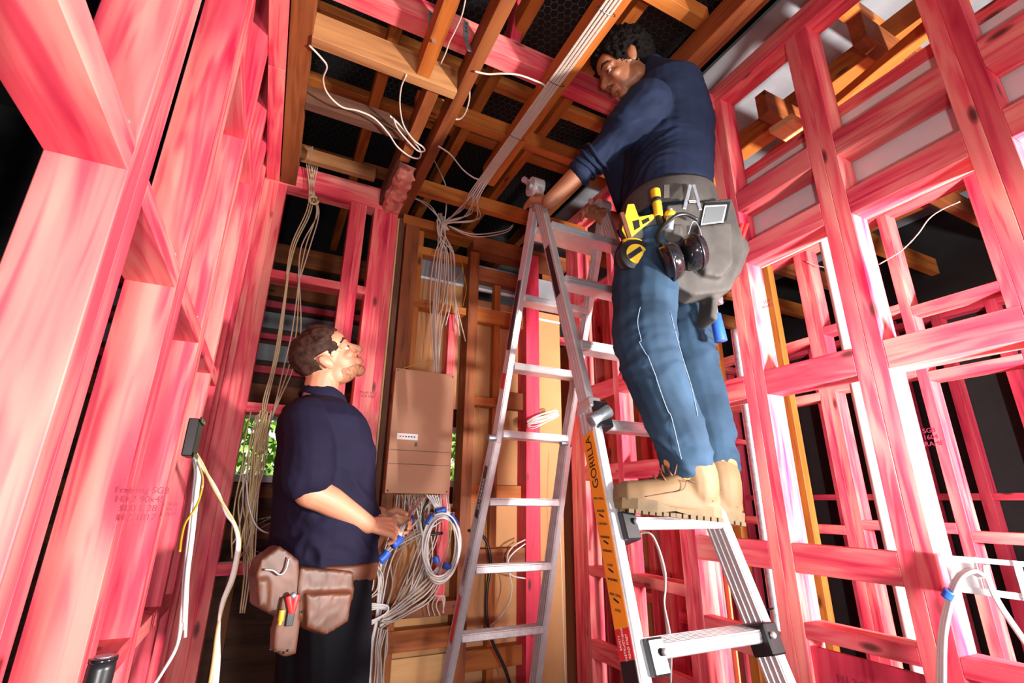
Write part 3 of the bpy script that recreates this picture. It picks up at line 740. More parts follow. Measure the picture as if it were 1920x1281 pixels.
for sg in (1, -1):
    hp = Vector((hip.x, hip.y, .93))+l1*.10*sg
    limb(bm, [hp, hp+Vector((.02, 0, -.43)), hp+Vector((0, 0, -.85))], [.085, .058, .042])
    limb(bm, [hp+Vector((-.03, 0, -.88)), hp+Vector((0, 0, -.88))+f1*.14], [.036, .032])
remesh('body', bm, .0042, M['skin1'], P1, 3)
head_extra(Hm, .97, P1, M['hair1'], 'short', M['skin1'])
# teeth, beard
bm = bmesh.new(); sweep(bm, [Hm @ (Vector(p)*.97) for p in ((.090, .018, -.0675), (.1005, .006, -.068), (.1005, -.006, -.068), (.090, -.018, -.0675))], .0045, 8)
from_bm('teeth', bm, M['teeth'], P1, recenter(bm), True)
bm = bmesh.new(); bmesh.ops.create_icosphere(bm, subdivisions=5, radius=1)
for v in bm.verts:
    d = v.co.copy(); p = Vector((.024+d.x*.0655, d.y*.0565, -.070+d.z*.044)); p += d*noise.noise(d*26)*.0015
    if p.z > -.058+.25*(.03-p.x) or (p.x > .078 and abs(p.y) < .024 and p.z > -.082): p = Vector((.02, 0, -.07))+(p-Vector((.02, 0, -.07)))*.8
    v.co = Hm @ (p*.97)
from_bm('beard', bm, M['beard1'], P1, recenter(bm), True)
bm = bmesh.new(); ell(bm, (.071, 0, -.100), (.0245, .029, .0215)); 
for v in bm.verts: v.co = Hm @ (v.co*.97)
from_bm('chin_beard', bm, M['beard1'], P1, recenter(bm), True)
# polo shirt
bm = bmesh.new()
hemc = PY(603, 1058, 1.87)
loft(bm, [(hemc-Z*.005, .158, .200), (hemc+Z*.05, .162, .200), (belly, .160, .195), (PY(608, 900, 1.87), .152, .195), (chest, .147, .200), (PY(603, 790, 1.86), .130, .200),
          (PY(598, 765, 1.86), .105, .165), (neck-Z*.012, .072, .085)], f1, l1, ex=2.5)
limb(bm, [sh_r+l1*.035+Z*.01, sh_r.lerp(el_r, .45), sh_r.lerp(el_r, .80)], [.078, .078, .080])
limb(bm, [sh_l-l1*.03+Z*.01, sh_l.lerp(el_l, .70)], [.076, .074])
zz = [(PY(560, 880, 1.72), .22), (PY(620, 1010, 1.75), .3), (PY(640, 800, 1.8), .12)]
POLO = remesh('polo_shirt', bm, .0065, M['navy'], P1, 5, wrinkle(.016, 10, (.3, 0, 1), .4, zz))
# collar
bm = bmesh.new()
ring = []
for k in range(17):
    a = math.pi*2*k/16; ring.append(neck-Z*.006+f1*(math.cos(a)*.070+.012)+l1*math.sin(a)*.068+Z*(-.030*math.cos(a)))
sweep(bm, ring, (.030, .008), 10, up=(0, 0, 1))
from_bm('collar', bm, M['navy'], P1, recenter(bm), True)
for k in range(3):
    b_ = PY(652+7*k, 768+20*k, 1.79); bmb = bmesh.new(); bmesh.ops.create_uvsphere(bmb, u_segments=8, v_segments=6, radius=.005)
    from_bm('button', bmb, M['blackpl'], P1, Matrix.Translation(b_), True)
# shorts
bm = bmesh.new()
loft(bm, [(Vector((hip.x+.01, hip.y, 1.0)), .135, .17), (Vector((hip.x+.01, hip.y, .85)), .145, .185)], f1, l1)
for sg in (1, -1):
    hp = Vector((hip.x+.015, hip.y, .92))+l1*.095*sg
    limb(bm, [hp, hp+Vector((.03, 0, -.25)), hp+Vector((.03, 0, -.45))], [.115, .105, .098])
remesh('work_shorts', bm, .008, M['black_cloth'], P1, 4)
for sg in (1, -1):
    hp = Vector((hip.x+.01, hip.y, .05))+l1*.10*sg
    bm = bmesh.new(); ell(bm, hp+f1*.06, (.15, .052, .045), Matrix.Rotation(.3, 3, 'Z')); limb(bm, [hp, hp+Z*.09], [.05, .052])
    remesh('boot', bm, .008, M['boot'], P1, 2)
# ------------------------------------------------------------------ the worker on the ladder
f2 = Vector((-.94, .34, 0)).normalized(); l2 = Z.cross(f2)
P2 = empty('person', (1.02, 1.0, 1.12), 'person in a navy sweatshirt, jeans and tan boots, standing on the ladder holding its top', 'person')
toeN = PY(1160, 935, 1.05); heelN = PY(1335, 965, .955)
ankN = PY(1283, 862, .985); kneN = PY(1212, 655, .975); hipN = PY(1215, 475, 1.03)
ankF = PY(1342, 866, 1.09); kneF = PY(1293, 650, 1.12); hipF = PY(1288, 470, 1.17)
belt2 = PY(1250, 392, 1.105)
ches2 = PY(1252, 265, 1.12); uppr2 = PY(1240, 195, 1.11); nek2 = PY(1208, 135, 1.10)
shN = PY(1222, 182, .985); shF = shN-l2*.36+Vector((.0, 0, -.02))
handN = Vector((.822, 1.415, 2.335))
wrN = PY(1030, 378, 1.34); elN = PY(1143, 272, 1.15)
hc2 = PY(1172, 128, 1.12)
hx2 = Vector((-.72, .42, -.48)).normalized(); hz2 = Vector((-.42, .10, .85))
H2m = frame(hc2, hx2, hz2)
bm = bmesh.new()
head_bm(bm, H2m, .98)
limb(bm, [hc2-H2m.col[2].to_3d()*.04-H2m.col[0].to_3d()*.015, nek2, nek2*.5+uppr2*.5], [.055, .058, .064])
loft(bm, [(belt2-Z*.12, .10, .13), (belt2, .10, .14), (ches2, .11, .16), (uppr2, .08, .13)], f2, l2)
limb(bm, [shN, elN], [.050, .042]); limb(bm, [elN, elN.lerp(wrN, .35), wrN], [.043, .042, .029])
dN = (handN-wrN)
hand_bm(bm, wrN, dN*1.0+Vector((-.0, .01, -.03)), (-.15, .25, -1), (-.9, -.3, .2), 1.05, (.35, .7, .6), thumb=(.4, .8))
elF = Vector((1.36, 1.50, 2.36)); wrF = Vector((1.155, 1.47, 2.34))
limb(bm, [shF, elF], [.05, .043]); limb(bm, [elF, wrF], [.042, .029])
hand_bm(bm, wrF, (-1, -.1, .05), (0, -.1, -1), (0, -1, 0), 1.0, (.4, .6, .6), thumb=(.4, .6))
for h_, k_, a_ in ((hipN, kneN, ankN), (hipF, kneF, ankF)):
    limb(bm, [h_, k_, a_-Z*.04], [.075, .048, .036], 1)
remesh('body', bm, .0044, M['skin2'], P2, 3)
head_extra(H2m, .98, P2, M['hair2'], 'curly', M['skin2'])
bm = bmesh.new()
q = [H2m @ Vector((.100+.006*math.sin(a), .010*math.cos(a)*.6+.004, -.048+.008*math.sin(a))) for a in [i*math.pi*2/12 for i in range(9)]]
sweep(bm, q, .0012, 6); from_bm('nose_ring', bm, M['blackpl'], P2, recenter(bm), True)
# sweatshirt
bm = bmesh.new()
loft(bm, [(belt2-Z*.035, .135, .165), (belt2+Z*.03, .142, .175), (belt2.lerp(ches2, .55), .150, .185), (ches2, .152, .200), (uppr2-Z*.0, .135, .200), (uppr2+Z*.055-l2*.0, .105, .150), (nek2+Z*.005+Vector((.012, 0, 0)), .064, .075)], f2, l2, ex=2.4)
cuff = elN.lerp(wrN, .44)
limb(bm, [shN-l2*.03, shN.lerp(elN, .5), elN, cuff], [.085, .076, .063, .050])
limb(bm, [shF+l2*.03, elF, elF.lerp(wrF, .5)], [.082, .062, .050])
zz = [(elN, .16), (belt2+Vector((-.02, 0, .10)), .22), (shN+Vector((0, 0, -.12)), .14), (cuff, .12)]
SWEAT = remesh('sweatshirt', bm, .0065, M['navy2'], P2, 4, wrinkle(.020, 13, (.2, .3, 1), .35, zz))
for k in range(3):
    c_ = cuff+(elN-cuff)*(.10+.20*k); dd = (cuff-elN).normalized(); u_ = dd.orthogonal().normalized(); v_ = dd.cross(u_)
    bm = bmesh.new()
    sweep(bm, [c_+u_*math.cos(a)*(.0515+.003*k)+v_*math.sin(a)*(.0515+.003*k)+dd*.006*math.sin(a*2+k) for a in [i*math.pi/8 for i in range(17)]], .0065, 8)
    from_bm('sleeve_fold', bm, M['navy2'], P2, recenter(bm), True)
bm = bmesh.new()
sweep(bm, [nek2+Vector((.012, 0, .012))+f2*math.cos(a)*.060+l2*math.sin(a)*.068-Z*.018*math.cos(a) for a in [i*math.pi/10 for i in range(21)]], (.012, .006), 8)
from_bm('neckband', bm, M['navy2'], P2, recenter(bm), True)
# jeans
bm = bmesh.new()
loft(bm, [(belt2-Z*.0, .125, .160), (belt2-Z*.10, .135, .175), ((hipN+hipF)/2-Z*.02, .125, .180)], f2, l2)
for h_, k_, a_ in ((hipN, kneN, ankN), (hipF, kneF, ankF)):
    limb(bm, [h_, h_.lerp(k_, .5)+f2*.008, k_, k_.lerp(a_, .5)-f2*.004, a_+Z*.04, a_-Z*.005], [.102, .095, .083, .077, .070, .068])
zz = [(kneN, .14), (ankN, .16), (ankF, .16), (kneF, .14), (hipN, .14)]
JEANS = remesh('jeans', bm, .006, M['denim'], P2, 3, wrinkle(.024, 13, (.15, 0, 1), .30, zz))
# pale side seam down the near leg
vdir = (CAM-kneN).normalized()
seam = []
for (px, py, yy) in [(1180, 520, .93), (1172, 600, .905), (1175, 632, .90), (1200, 665, .893), (1225, 710, .895), (1240, 755, .905), (1247, 790, .91), (1258, 800, .912), (1262, 830, .915), (1266, 862, .918)]: seam.append(PY(px, py, yy))
# boots
def boot(toe, heel, ank, nm='boot'):
    toe = Vector(toe); heel = Vector(heel); d = (toe-heel); L_ = d.length; d.normalize(); s_ = Z.cross(d).normalized(); u_ = d.cross(s_)
    up = u_
    B = bmesh.new()
    m = lambda a, b_, c: heel+d*a+s_*b_+up*c
    sec = [(-.008, .030, .050), (.03, .042, .078), (.08, .045, .090), (.13, .048, .080), (.18, .052, .062), (.24, .052, .052), (.29, .043, .046), (.316, .026, .032), (.324, .012, .018)]
    k = L_/.30
    for i in range(len(sec)-1):
        pass
    rings = []
    for (a, w_, h_) in sec:
        R_ = []
        for q in range(20):
            t = 2*math.pi*q/20; cx, sx = math.cos(t), math.sin(t)
            y = math.copysign(abs(cx)**.75, cx)*w_; z = math.copysign(abs(sx)**.8, sx)*h_
            if z < 0: z *= .25
            R_.append(B.verts.new(m(a*k, y, z+.034)))
        rings.append(R_)
    for i in range(len(rings)-1):
        for q in range(20): B.faces.new((rings[i][q], rings[i][(q+1) % 20], rings[i+1][(q+1) % 20], rings[i+1][q]))
    B.faces.new(rings[0][::-1]); B.faces.new(rings[-1])
    top = ank-Z*.015
    limb(B, [m(.045*k, 0, .07), m(.055*k, 0, .12), top], [.052, .056, .061])
    o = remesh(nm, B, .005, M['boot'], P2, 2)
    # sole with lugs
    B = bmesh.new(); out = []
    prof = [(-.012, .034), (.02, .043), (.08, .043), (.14, .046), (.20, .053), (.26, .051), (.305, .036), (.325, .012)]
    top_ = []; bot = []
    lst = [(a, w_) for a, w_ in prof]+[(a, -w_) for a, w_ in prof[::-1]]
    for (a, w_) in lst:
        top_.append(B.verts.new(m(a*k, w_, .038))); bot.append(B.verts.new(m(a*k, w_*.97, .010 if a < .09 or a > .15 else .018)))
    n_ = len(lst)
    for i in range(n_): B.faces.new((top_[i], top_[(i+1) % n_], bot[(i+1) % n_], bot[i]))
    B.faces.new(top_); B.faces.new(bot[::-1])
    for j in range(15):
        a = .0+.0215*j
        w_ = .046 if a < .1 else (.05 if a > .14 else .042)
        if a > .28: w_ = .030
        for sg in (1, -1):
            b3 = bmesh.ops.create_cube(B, size=1)
            for v in b3['verts']: v.co = m(a*k+v.co.x*.013, sg*w_*.62+v.co.y*w_*.78, .008+v.co.z*.010)
    mwm = recenter(B); so = from_bm('sole', B, M['boot_d'], o, mwm)
    # toe band, collar pad, heel patch, laces
    B = bmesh.new(); limb(B, [top-Z*.012-d*.004, top+Z*.006], [.0620, .0645]); remesh('collar_pad', B, .005, M['boot_l'], o, 2)
    B = bmesh.new()
    sweep(B, catmull([m(-.006*k, 0, .045), m(.0, 0, .075), m(.008*k, 0, .11)], 4), (.014, .020), 10, up=d); from_bm('heel_patch', B, M['boot_l'], o, recenter(B), True)
    for j in range(5):
        a = .105+.021*j; h_ = .150-.0135*j
        B = bmesh.new(); sweep(B, catmull([m(a*k, .034, h_-.02), m((a+.008)*k, .012, h_+.003), m((a-.004)*k, -.012, h_+.003), m(a*k, -.034, h_-.02)], 3), .0026, 6)
        from_bm('lace', B, M['leather'], o, recenter(B), True)
    B = bmesh.new()
    c0 = m(.104*k, 0, .158)
    for sg in (1, -1):
        sweep(B, catmull([c0, c0+s_*.03*sg+d*.012+up*.012, c0+s_*.038*sg+d*.03-up*.002, c0+s_*.01*sg+d*.01], 4), .0024, 6)
        sweep(B, catmull([c0, c0+s_*.035*sg+d*.02-up*.02, c0+s_*.052*sg+d*.035-up*.055], 4), .0022, 6)
    from_bm('lace_bow', B, M['leather'], o, recenter(B), True)
    for sg in (1, -1):
        B = bmesh.new()
        sweep(B, catmull([m(.105*k, .048*sg, .095), m(.12*k, .050*sg, .070), m(.17*k, .052*sg, .058), m(.24*k, .050*sg, .044)], 4), .0013, 5)
        sweep(B, catmull([m(.02*k, .042*sg, .05), m(.06*k, .046*sg, .085), m(.105*k, .05*sg, .095)], 4), .0013, 5)
        from_bm('seam', B, M['leather'], o, recenter(B), True)
    return o
boot(toeN-Z*.035, heelN-Z*.020, ankN)
dF = (toeN-heelN)
heelF = PY(1378, 975, 1.06); boot(heelF-Z*.02+dF*1.0, heelF-Z*.018, ankF)

def surf(obj, p, lift=.002):
    """closest point of a garment to p, lifted off its surface"""
    mwm = WM[obj]; ok, loc, n_, _ = obj.closest_point_on_mesh(mwm.inverted() @ Vector(p))
    return mwm @ loc + (mwm.to_3x3() @ n_).normalized()*lift
# ================================================================== BELTS AND TOOLS
def PP(px, py, p0, n):
    r = ray(px, py); n = Vector(n); return CAM+r*((Vector(p0)-CAM).dot(n)/r.dot(n))
def slab(name, pts, n, th, mat, parent=None, bev=.0012, smooth=False):
    """a flat piece cut to an outline, th thick along n"""
    n = Vector(n).normalized(); bm = bmesh.new()
    a = [bm.verts.new(Vector(p)) for p in pts]; b_ = [bm.verts.new(Vector(p)+n*th) for p in pts]
    k = len(pts)
    for i in range(k): bm.faces.new((a[i], a[(i+1) % k], b_[(i+1) % k], b_[i]))
    bm.faces.new(a[::-1]); bm.faces.new(b_)
    bmesh.ops.recalc_face_normals(bm, faces=bm.faces)
    if bev: bmesh.ops.bevel(bm, geom=bm.edges[:], offset=bev, segments=1, affect='EDGES')
    return from_bm(name, bm, M[mat] if isinstance(mat, str) else mat, parent, recenter(bm), smooth)
def soft(name, polys, n, mat, parent, voxel=.006, amp=.006, smooth=5):
    """leather bag made of overlapping padded outlines: (points, back offset, thickness)"""
    n = Vector(n).normalized(); bm = bmesh.new()
    for (pts, off, th) in polys:
        a = [bm.verts.new(Vector(p)+n*off) for p in pts]; b_ = [bm.verts.new(Vector(p)+n*(off+th)) for p in pts]; k = len(pts)
        fs = []
        for i in range(k): fs.append(bm.faces.new((a[i], a[(i+1) % k], b_[(i+1) % k], b_[i])))
        fs.append(bm.faces.new(a[::-1])); fs.append(bm.faces.new(b_))
        bmesh.ops.recalc_face_normals(bm, faces=fs)
    return remesh(name, bm, voxel, M[mat], parent, smooth, wrinkle(amp, 22, (1, 0, .3), .5, None) if amp else None)
# ---- worker on the ladder: grey suede tool belt
nB = l2.copy(); S0 = belt2+l2*.205
Q = lambda pts, d=0: [PP(x, y, S0+nB*d, nB) for x, y in pts]
TB = tag(empty('tool_belt', belt2+Z*.0), 'worn grey suede tool belt buckled round the waist of the worker on the ladder', 'tool belt')
bm = bmesh.new(); R_ = []
for k in range(49):
    a = 2*math.pi*k/48
    R_.append(belt2+Z*(-.040+.006*math.sin(a*3))+f2*math.cos(a)*.158+l2*math.sin(a)*.190)
sweep(bm, R_, (.050, .0055), 10, closed_ends=False, up=(0, 0, 1)); from_bm('waist_band', bm, M['grey_belt'], TB, recenter(bm), True)
# pouches: front bag, rear bag, hammer loop flap
soft('front_pouch', [(Q([(1166, 405), (1240, 405), (1262, 500), (1240, 545), (1200, 500), (1180, 470)]), -.05, .06)], nB, 'grey_belt', TB)
soft('tool_pouch', [(Q([(1250, 385), (1372, 372), (1398, 470), (1370, 545), (1300, 555), (1236, 520)]), -.07, .075),
                    (Q([(1300, 432), (1362, 425), (1366, 500), (1345, 528), (1312, 522)]), .0, .03),
                    (Q([(1345, 395), (1388, 410), (1412, 462), (1396, 505), (1352, 560), (1350, 600), (1335, 590), (1340, 540), (1335, 470)]), -.10, .09)], nB, 'grey_belt', TB)
soft('pocket_flap', [(Q([(1238, 428), (1275, 425), (1280, 470), (1240, 475)]), .0, .022)], nB, 'grey_belt', TB)
slab('belt_keeper', Q([(1243, 348), (1254, 348), (1254, 372), (1243, 372)], -.006), nB, .006, 'grey_belt', TB)
def thing(name, label, cat, c, group=None): return tag(empty(name, c), label, cat, group)
c_ = Q([(1195, 420)])[0]
t = thing('speed_square', 'yellow notched carpenter square in the belt of the worker on the ladder', 'square', c_)
slab('blade', Q([(1176, 384), (1188, 383), (1197, 408), (1226, 402), (1226, 410), (1176, 452), (1165, 432)], .008), nB, .004, 'yellow', t)
slab('fence', Q([(1160, 402), (1168, 400), (1183, 448), (1176, 453)], .006), nB, .010, 'leather', t)
slab('slot', Q([(1186, 415), (1198, 412), (1200, 426), (1190, 432)], .0125), nB, .001, 'blackpl', t, bev=0)
slab('slot', Q([(1203, 414), (1216, 408), (1218, 414), (1206, 421)], .0125), nB, .001, 'blackpl', t, bev=0)
t = thing('screwdriver', 'yellow handled screwdriver standing in the belt of the ladder worker', 'screwdriver', Q([(1232, 400)])[0])
a, b_, c_ = Q([(1228, 357), (1235, 405), (1240, 440)], .014)
cyl('handle', a, b_, .0155, 'yellow', t, 14, .013); cyl('shaft', b_, c_, .007, 'blackpl', t, 10)
cyl('grip_band', a.lerp(b_, .35), a.lerp(b_, .5), .0163, 'blackpl', t, 14)
t = thing('spray_bottle', 'small yellow capped bottle tucked in the grey tool belt', 'bottle', Q([(1256, 410)])[0])
a, b_, c_ = Q([(1254, 432), (1256, 408), (1257, 398)], .016)
cyl('bottle', a, b_, .013, 'steel', t, 14); cyl('cap', b_, b_.lerp(c_, .8), .017, 'yellow', t, 14); cyl('nozzle', b_.lerp(c_, .8), b_.lerp(c_, 1.6), .005, 'alu', t, 8)
t = thing('angle_gauge', 'small silver A shaped metal gauge at the top of the grey tool belt', 'gauge', Q([(1298, 370)])[0])
a, b_, c_, d_ = Q([(1294, 346), (1283, 392), (1300, 346), (1313, 394)], .006)
timber('blade', a, b_, .004, .012, 'steel', t, side=nB); timber('blade', c_, d_, .004, .012, 'steel', t, side=nB)
a, b_ = Q([(1291, 378), (1306, 378)], .010); timber('cross_bar', a, b_, .003, .008, 'steel', t, side=nB)
t = thing('phone', 'grey screened phone in a black case, in the grey tool belt', 'phone', Q([(1338, 405)])[0])
slab('case', Q([(1318, 384), (1366, 382), (1358, 420), (1310, 427)], -.002), nB, .012, 'blackpl', t)
slab('frame', Q([(1321, 386), (1363, 384), (1356, 418), (1313, 424)], .010), nB, .0015, 'alu', t, bev=0)
M['screen'] = plain('phone_screen', (.12, .13, .135), .15, noise_amt=.03)
slab('screen', Q([(1324, 389), (1360, 387), (1353, 415), (1317, 420)], .0118), nB, .001, 'screen', t, bev=0)
# tape measure
t = thing('tape_measure', 'yellow and black tape measure hanging from the grey tool belt', 'tape measure', Q([(1188, 482)])[0])
tc_ = Q([(1190, 482)], .012)[0]
rr_ = (Q([(1158, 482)], .012)[0]-tc_).length*.98
bm = bmesh.new(); sweep(bm, [tc_-nB*.022, tc_-nB*.018, tc_+nB*.014, tc_+nB*.018], [rr_*.93, rr_, rr_, rr_*.93], 26); from_bm('case', bm, M['blackpl'], t, recenter(bm), True)
bm = bmesh.new(); sweep(bm, [tc_+nB*.0175, tc_+nB*.0205], [rr_*.62]*2, 24); from_bm('badge', bm, M['yellow'], t, recenter(bm))
slab('badge_stripe', Q([(1176, 478), (1200, 462), (1205, 470), (1180, 487)], .033), nB, .001, 'blackpl', t, bev=0)
bm = bmesh.new()
q = [tc_+(Z*math.cos(a)-f2*math.sin(a))*rr_*1.0 for a in [x*.15-.6 for x in range(15)]]
sweep(bm, q, (.006, .014), 8, up=nB); from_bm('yellow_rim', bm, M['yellow'], t, recenter(bm), True)
slab('blade_mouth', Q([(1216, 462), (1228, 470), (1226, 500), (1212, 500)], .0), nB, .022, 'yellow', t)
t = thing('flat_pencil', 'flat red carpenter pencil hanging below the tape measure', 'pencil', Q([(1222, 530)])[0])
slab('pencil', Q([(1200, 502), (1208, 500), (1242, 560), (1232, 566)], .012), nB, .006, 'redp' if 'redp' in M else 'leather', t)
# ear muffs
t = thing('ear_muffs', 'glossy black ear muffs clipped to the grey tool belt', 'ear muffs', Q([(1270, 485)])[0])
def cup(px, py, r, dirx):
    c = Q([(px, py)], .045)[0]; d = Vector(dirx).normalized()
    bm = bmesh.new(); pr = [(-.030, .55), (-.026, .80), (-.014, .95), (0, 1), (.006, 1), (.008, .90), (.022, .88), (.026, .80)]
    sweep(bm, [c+d*a for a, b in pr], [(r*b*.86, r*b) for a, b in pr], 28, up=Z)
    o = from_bm('ear_cup', bm, M['blackgl'], t, recenter(bm), True)
    bm = bmesh.new(); sweep(bm, [c+d*.004, c+d*.010], (r*.90, r*1.03), 28, up=Z); from_bm('rim', bm, M['blackpl'], o, recenter(bm), True)
    return c
ax_ = (-f2*.85+Z*.25+nB*.25)
c1 = cup(1256, 492, .064, -ax_); c2 = cup(1301, 474, .061, ax_)
tube('headband_wire', Q([(1282, 468), (1290, 440), (1300, 415), (1312, 430), (1318, 462)], .05), .0018, 'steel', t)
tube('headband', Q([(1238, 470), (1235, 440), (1262, 408), (1285, 402), (1308, 412)], .03), .006, 'blackpl', t)
for k in range(2):
    a, b_ = Q([(1391+9*k, 421), (1383+9*k, 445)], -.01)
    t = thing('snips_handle', 'pair of red plier handles showing above the rear grey pouch', 'pliers', a) if k == 0 else t
    cyl('handle', a, b_, .007, 'red_st', t, 10)
t = thing('hammer', 'blue gripped hammer handle hanging below the rear grey pouch', 'hammer', Q([(1345, 615)], -.08)[0])
a, b_, c_ = Q([(1336, 560), (1341, 590), (1352, 640)], -.10)
cyl('shaft', a, b_, .010, 'steel', t, 12); cyl('grip', b_, c_, .017, 'blue_tape', t, 14, .019)
bm = bmesh.new(); box_bm(bm, (-.06, -.015, -.015), (.06, .015, .015), .004); from_bm('head', bm, M['steel'], t, Matrix.Translation(a+Z*.01) @ Matrix.Rotation(.4, 4, 'Z'))
# jeans seam, belt loops
bm = bmesh.new()
pts = [surf(JEANS, PY(x, y, .84), .0015) for x, y in [(1178, 520), (1173, 560), (1170, 600), (1172, 630), (1185, 645), (1205, 668), (1222, 700), (1235, 740), (1243, 775), (1250, 800), (1262, 830), (1265, 862)]]
sweep(bm, catmull(pts, 3), .0012, 6); from_bm('seam', bm, M['stitch'], P2, recenter(bm), True)
bm = bmesh.new()
pts = [surf(JEANS, PY(x, y, .90), .0015) for x, y in [(1255, 585), (1268, 625), (1288, 670), (1300, 720), (1310, 780)]]
sweep(bm, catmull(pts, 3), .0011, 6); from_bm('seam', bm, M['stitch'], P2, recenter(bm), True)
# ---- worker on the floor: brown leather pouch belt
n1 = (-l1); S1 = Vector((hip.x, hip.y, .93))+n1*.20
q1 = lambda pts, d=0: [PP(x, y, S1+n1*d, n1) for x, y in pts]
LB = tag(empty('leather_tool_belt', Vector((hip.x, hip.y, .95))), 'scuffed brown leather nail bag belt hanging on the hips of the standing worker', 'tool belt')
bm = bmesh.new(); sweep(bm, [Vector((hip.x+.01, hip.y, .945))+f1*math.cos(a)*.165+l1*math.sin(a)*.205 for a in [i*math.pi/20 for i in range(41)]], (.028, .005), 8, closed_ends=False, up=(0, 0, 1))
from_bm('belt_strap', bm, M['leather'], LB, recenter(bm), True)
soft('rear_pouch', [(q1([(520, 1022), (556, 1050), (560, 1120), (548, 1160), (512, 1155), (478, 1136), (474, 1080), (484, 1048)]), -.05, .075), (q1([(474, 1085), (496, 1085), (496, 1138), (478, 1134)]), .0, .035)], n1, 'leather', LB, amp=.008)
soft('front_pouch', [(q1([(556, 1062), (655, 1070), (656, 1110), (644, 1160), (600, 1190), (560, 1176), (548, 1150), (550, 1100)]), -.03, .060),
                     (q1([(562, 1110), (648, 1108), (640, 1160), (600, 1186), (562, 1172)]), .02, .03)], n1, 'leather', LB, amp=.009)
soft('hammer_sheath', [(q1([(520, 1115), (556, 1122), (552, 1180), (545, 1222), (526, 1228), (503, 1216), (505, 1180)]), .0, .04)], n1, 'leather', LB, amp=.004)
tube('loop', q1([(496, 1068), (512, 1070), (525, 1078), (536, 1068), (542, 1045)], .035), .0028, 'alu_d', LB)
for k, (x, y) in enumerate([(507, 1218), (515, 1221), (524, 1224), (533, 1224), (540, 1220), (566, 1148), (607, 1174)]):
    bm = bmesh.new(); bmesh.ops.create_uvsphere(bm, u_segments=8, v_segments=5, radius=.0032)
    from_bm('rivet', bm, M['blackpl'], LB, Matrix.Translation(q1([(x, y)], .043)[0]), True)
t = tag(empty('pliers', q1([(550, 1120)], .03)[0]), 'red and grey handled pliers in the brown leather pouch', 'pliers')
a, b_, c_, d_ = q1([(541, 1118), (546, 1150), (556, 1115), (548, 1150)], .045)
cyl('handle', a, b_, .009, 'red_st', t, 10, .007); cyl('handle', c_, d_, .010, 'red_st', t, 10, .007)
bm = bmesh.new(); bmesh.ops.create_uvsphere(bm, u_segments=10, v_segments=8, radius=.009); from_bm('pivot', bm, M['steel'], t, Matrix.Translation(a.lerp(c_, .5)+n1*.006), True)
t = tag(empty('marker_pen', q1([(526, 1155)], .04)[0]), 'orange yellow marker clipped to the brown leather sheath', 'marker')
a, b_, c_ = q1([(529, 1144), (526, 1164), (524, 1172)], .048); cyl('barrel', a, b_, .0075, 'yellow', t, 10); cyl('tip', b_, c_, .005, 'yellow', t, 8)
t = tag(empty('utility_knife', q1([(541, 1165)], .04)[0]), 'dark folding knife beside the orange marker in the leather sheath', 'knife')
a, b_ = q1([(548, 1130), (541, 1174)], .042); timber('handle', a, b_, .010, .020, 'blackpl', t, side=n1)
# ================================================================== CABLES, SWITCHBOARD, BRACKETS, PIPES, GARDEN
def cable(label, pts, r=.0036, mat='cable', group=None, n=6, name='electrical_cable', cat='cable', flat=.75):
    return tag(tube(name, pts, r, mat, None, 7, n, flat=flat), label, cat, group)
def cy(pts, Y, dy=0): return [PY(x, y, Y+(dy*i/len(pts))) for i, (x, y) in enumerate(pts)]
def cz(pts, zz_): return [PZ(x, y, zz_) for x, y in pts]
def jit(pts, a): return [Vector(p)+Vector((random.uniform(-a, a), random.uniform(-a, a)*.6, random.uniform(-a, a))) for p in pts]
# switchboard enclosure
SB = tag(empty('switchboard', PY(785, 810, 2.47)), 'tan switchboard cover mounted on the brown studs between the two workers', 'switchboard')
bx0, bx1 = PY(742, 695, 2.40).x, PY(842, 925, 2.40).x; bz1, bz0 = PY(785, 695, 2.40).z, PY(785, 926, 2.40).z
abox('cover', (bx0, 2.400, bz0), (bx1, 2.415, bz1), 'card', SB, bev=.002)
abox('backing_box', (bx0+.01, 2.415, bz0+.01), (bx1-.01, 2.485, bz1-.01), 'card', SB, bev=.002)
for z in (bz0+.135, bz0+.20): abox('fold_line', (bx0+.003, 2.3985, z), (bx1-.003, 2.3999, z+.003), 'leather', SB, bev=0)
w0, w1 = PY(745, 812, 2.398), PY(783, 826, 2.398)
win = abox('breaker_window', (w0.x, 2.3965, w1.z), (w1.x, 2.3995, w0.z), 'white_board', SB, bev=0)
for k in range(6):
    x = w0.x+.012+k*(w1.x-w0.x-.02)/6
    abox('breaker_switch', (x, 2.392, w1.z+.012), (x+.007, 2.3964, w0.z-.012), 'red_st' if k < 2 else 'blackpl', win, bev=0)
abox('latch', (w1.x-.012, 2.392, w1.z-.030), (w1.x-.002, 2.3995, w1.z-.012), 'leather', SB)
for (x, z) in [(bx0+.012, bz0+.012), (bx1-.012, bz0+.012), (bx0+.012, bz1-.012), (bx1-.012, bz1-.012)]:
    bm = bmesh.new(); bmesh.ops.create_uvsphere(bm, u_segments=8, v_segments=5, radius=.004); from_bm('screw', bm, M['blackpl'], SB, Matrix.Translation((x, 2.3995, z)), True)
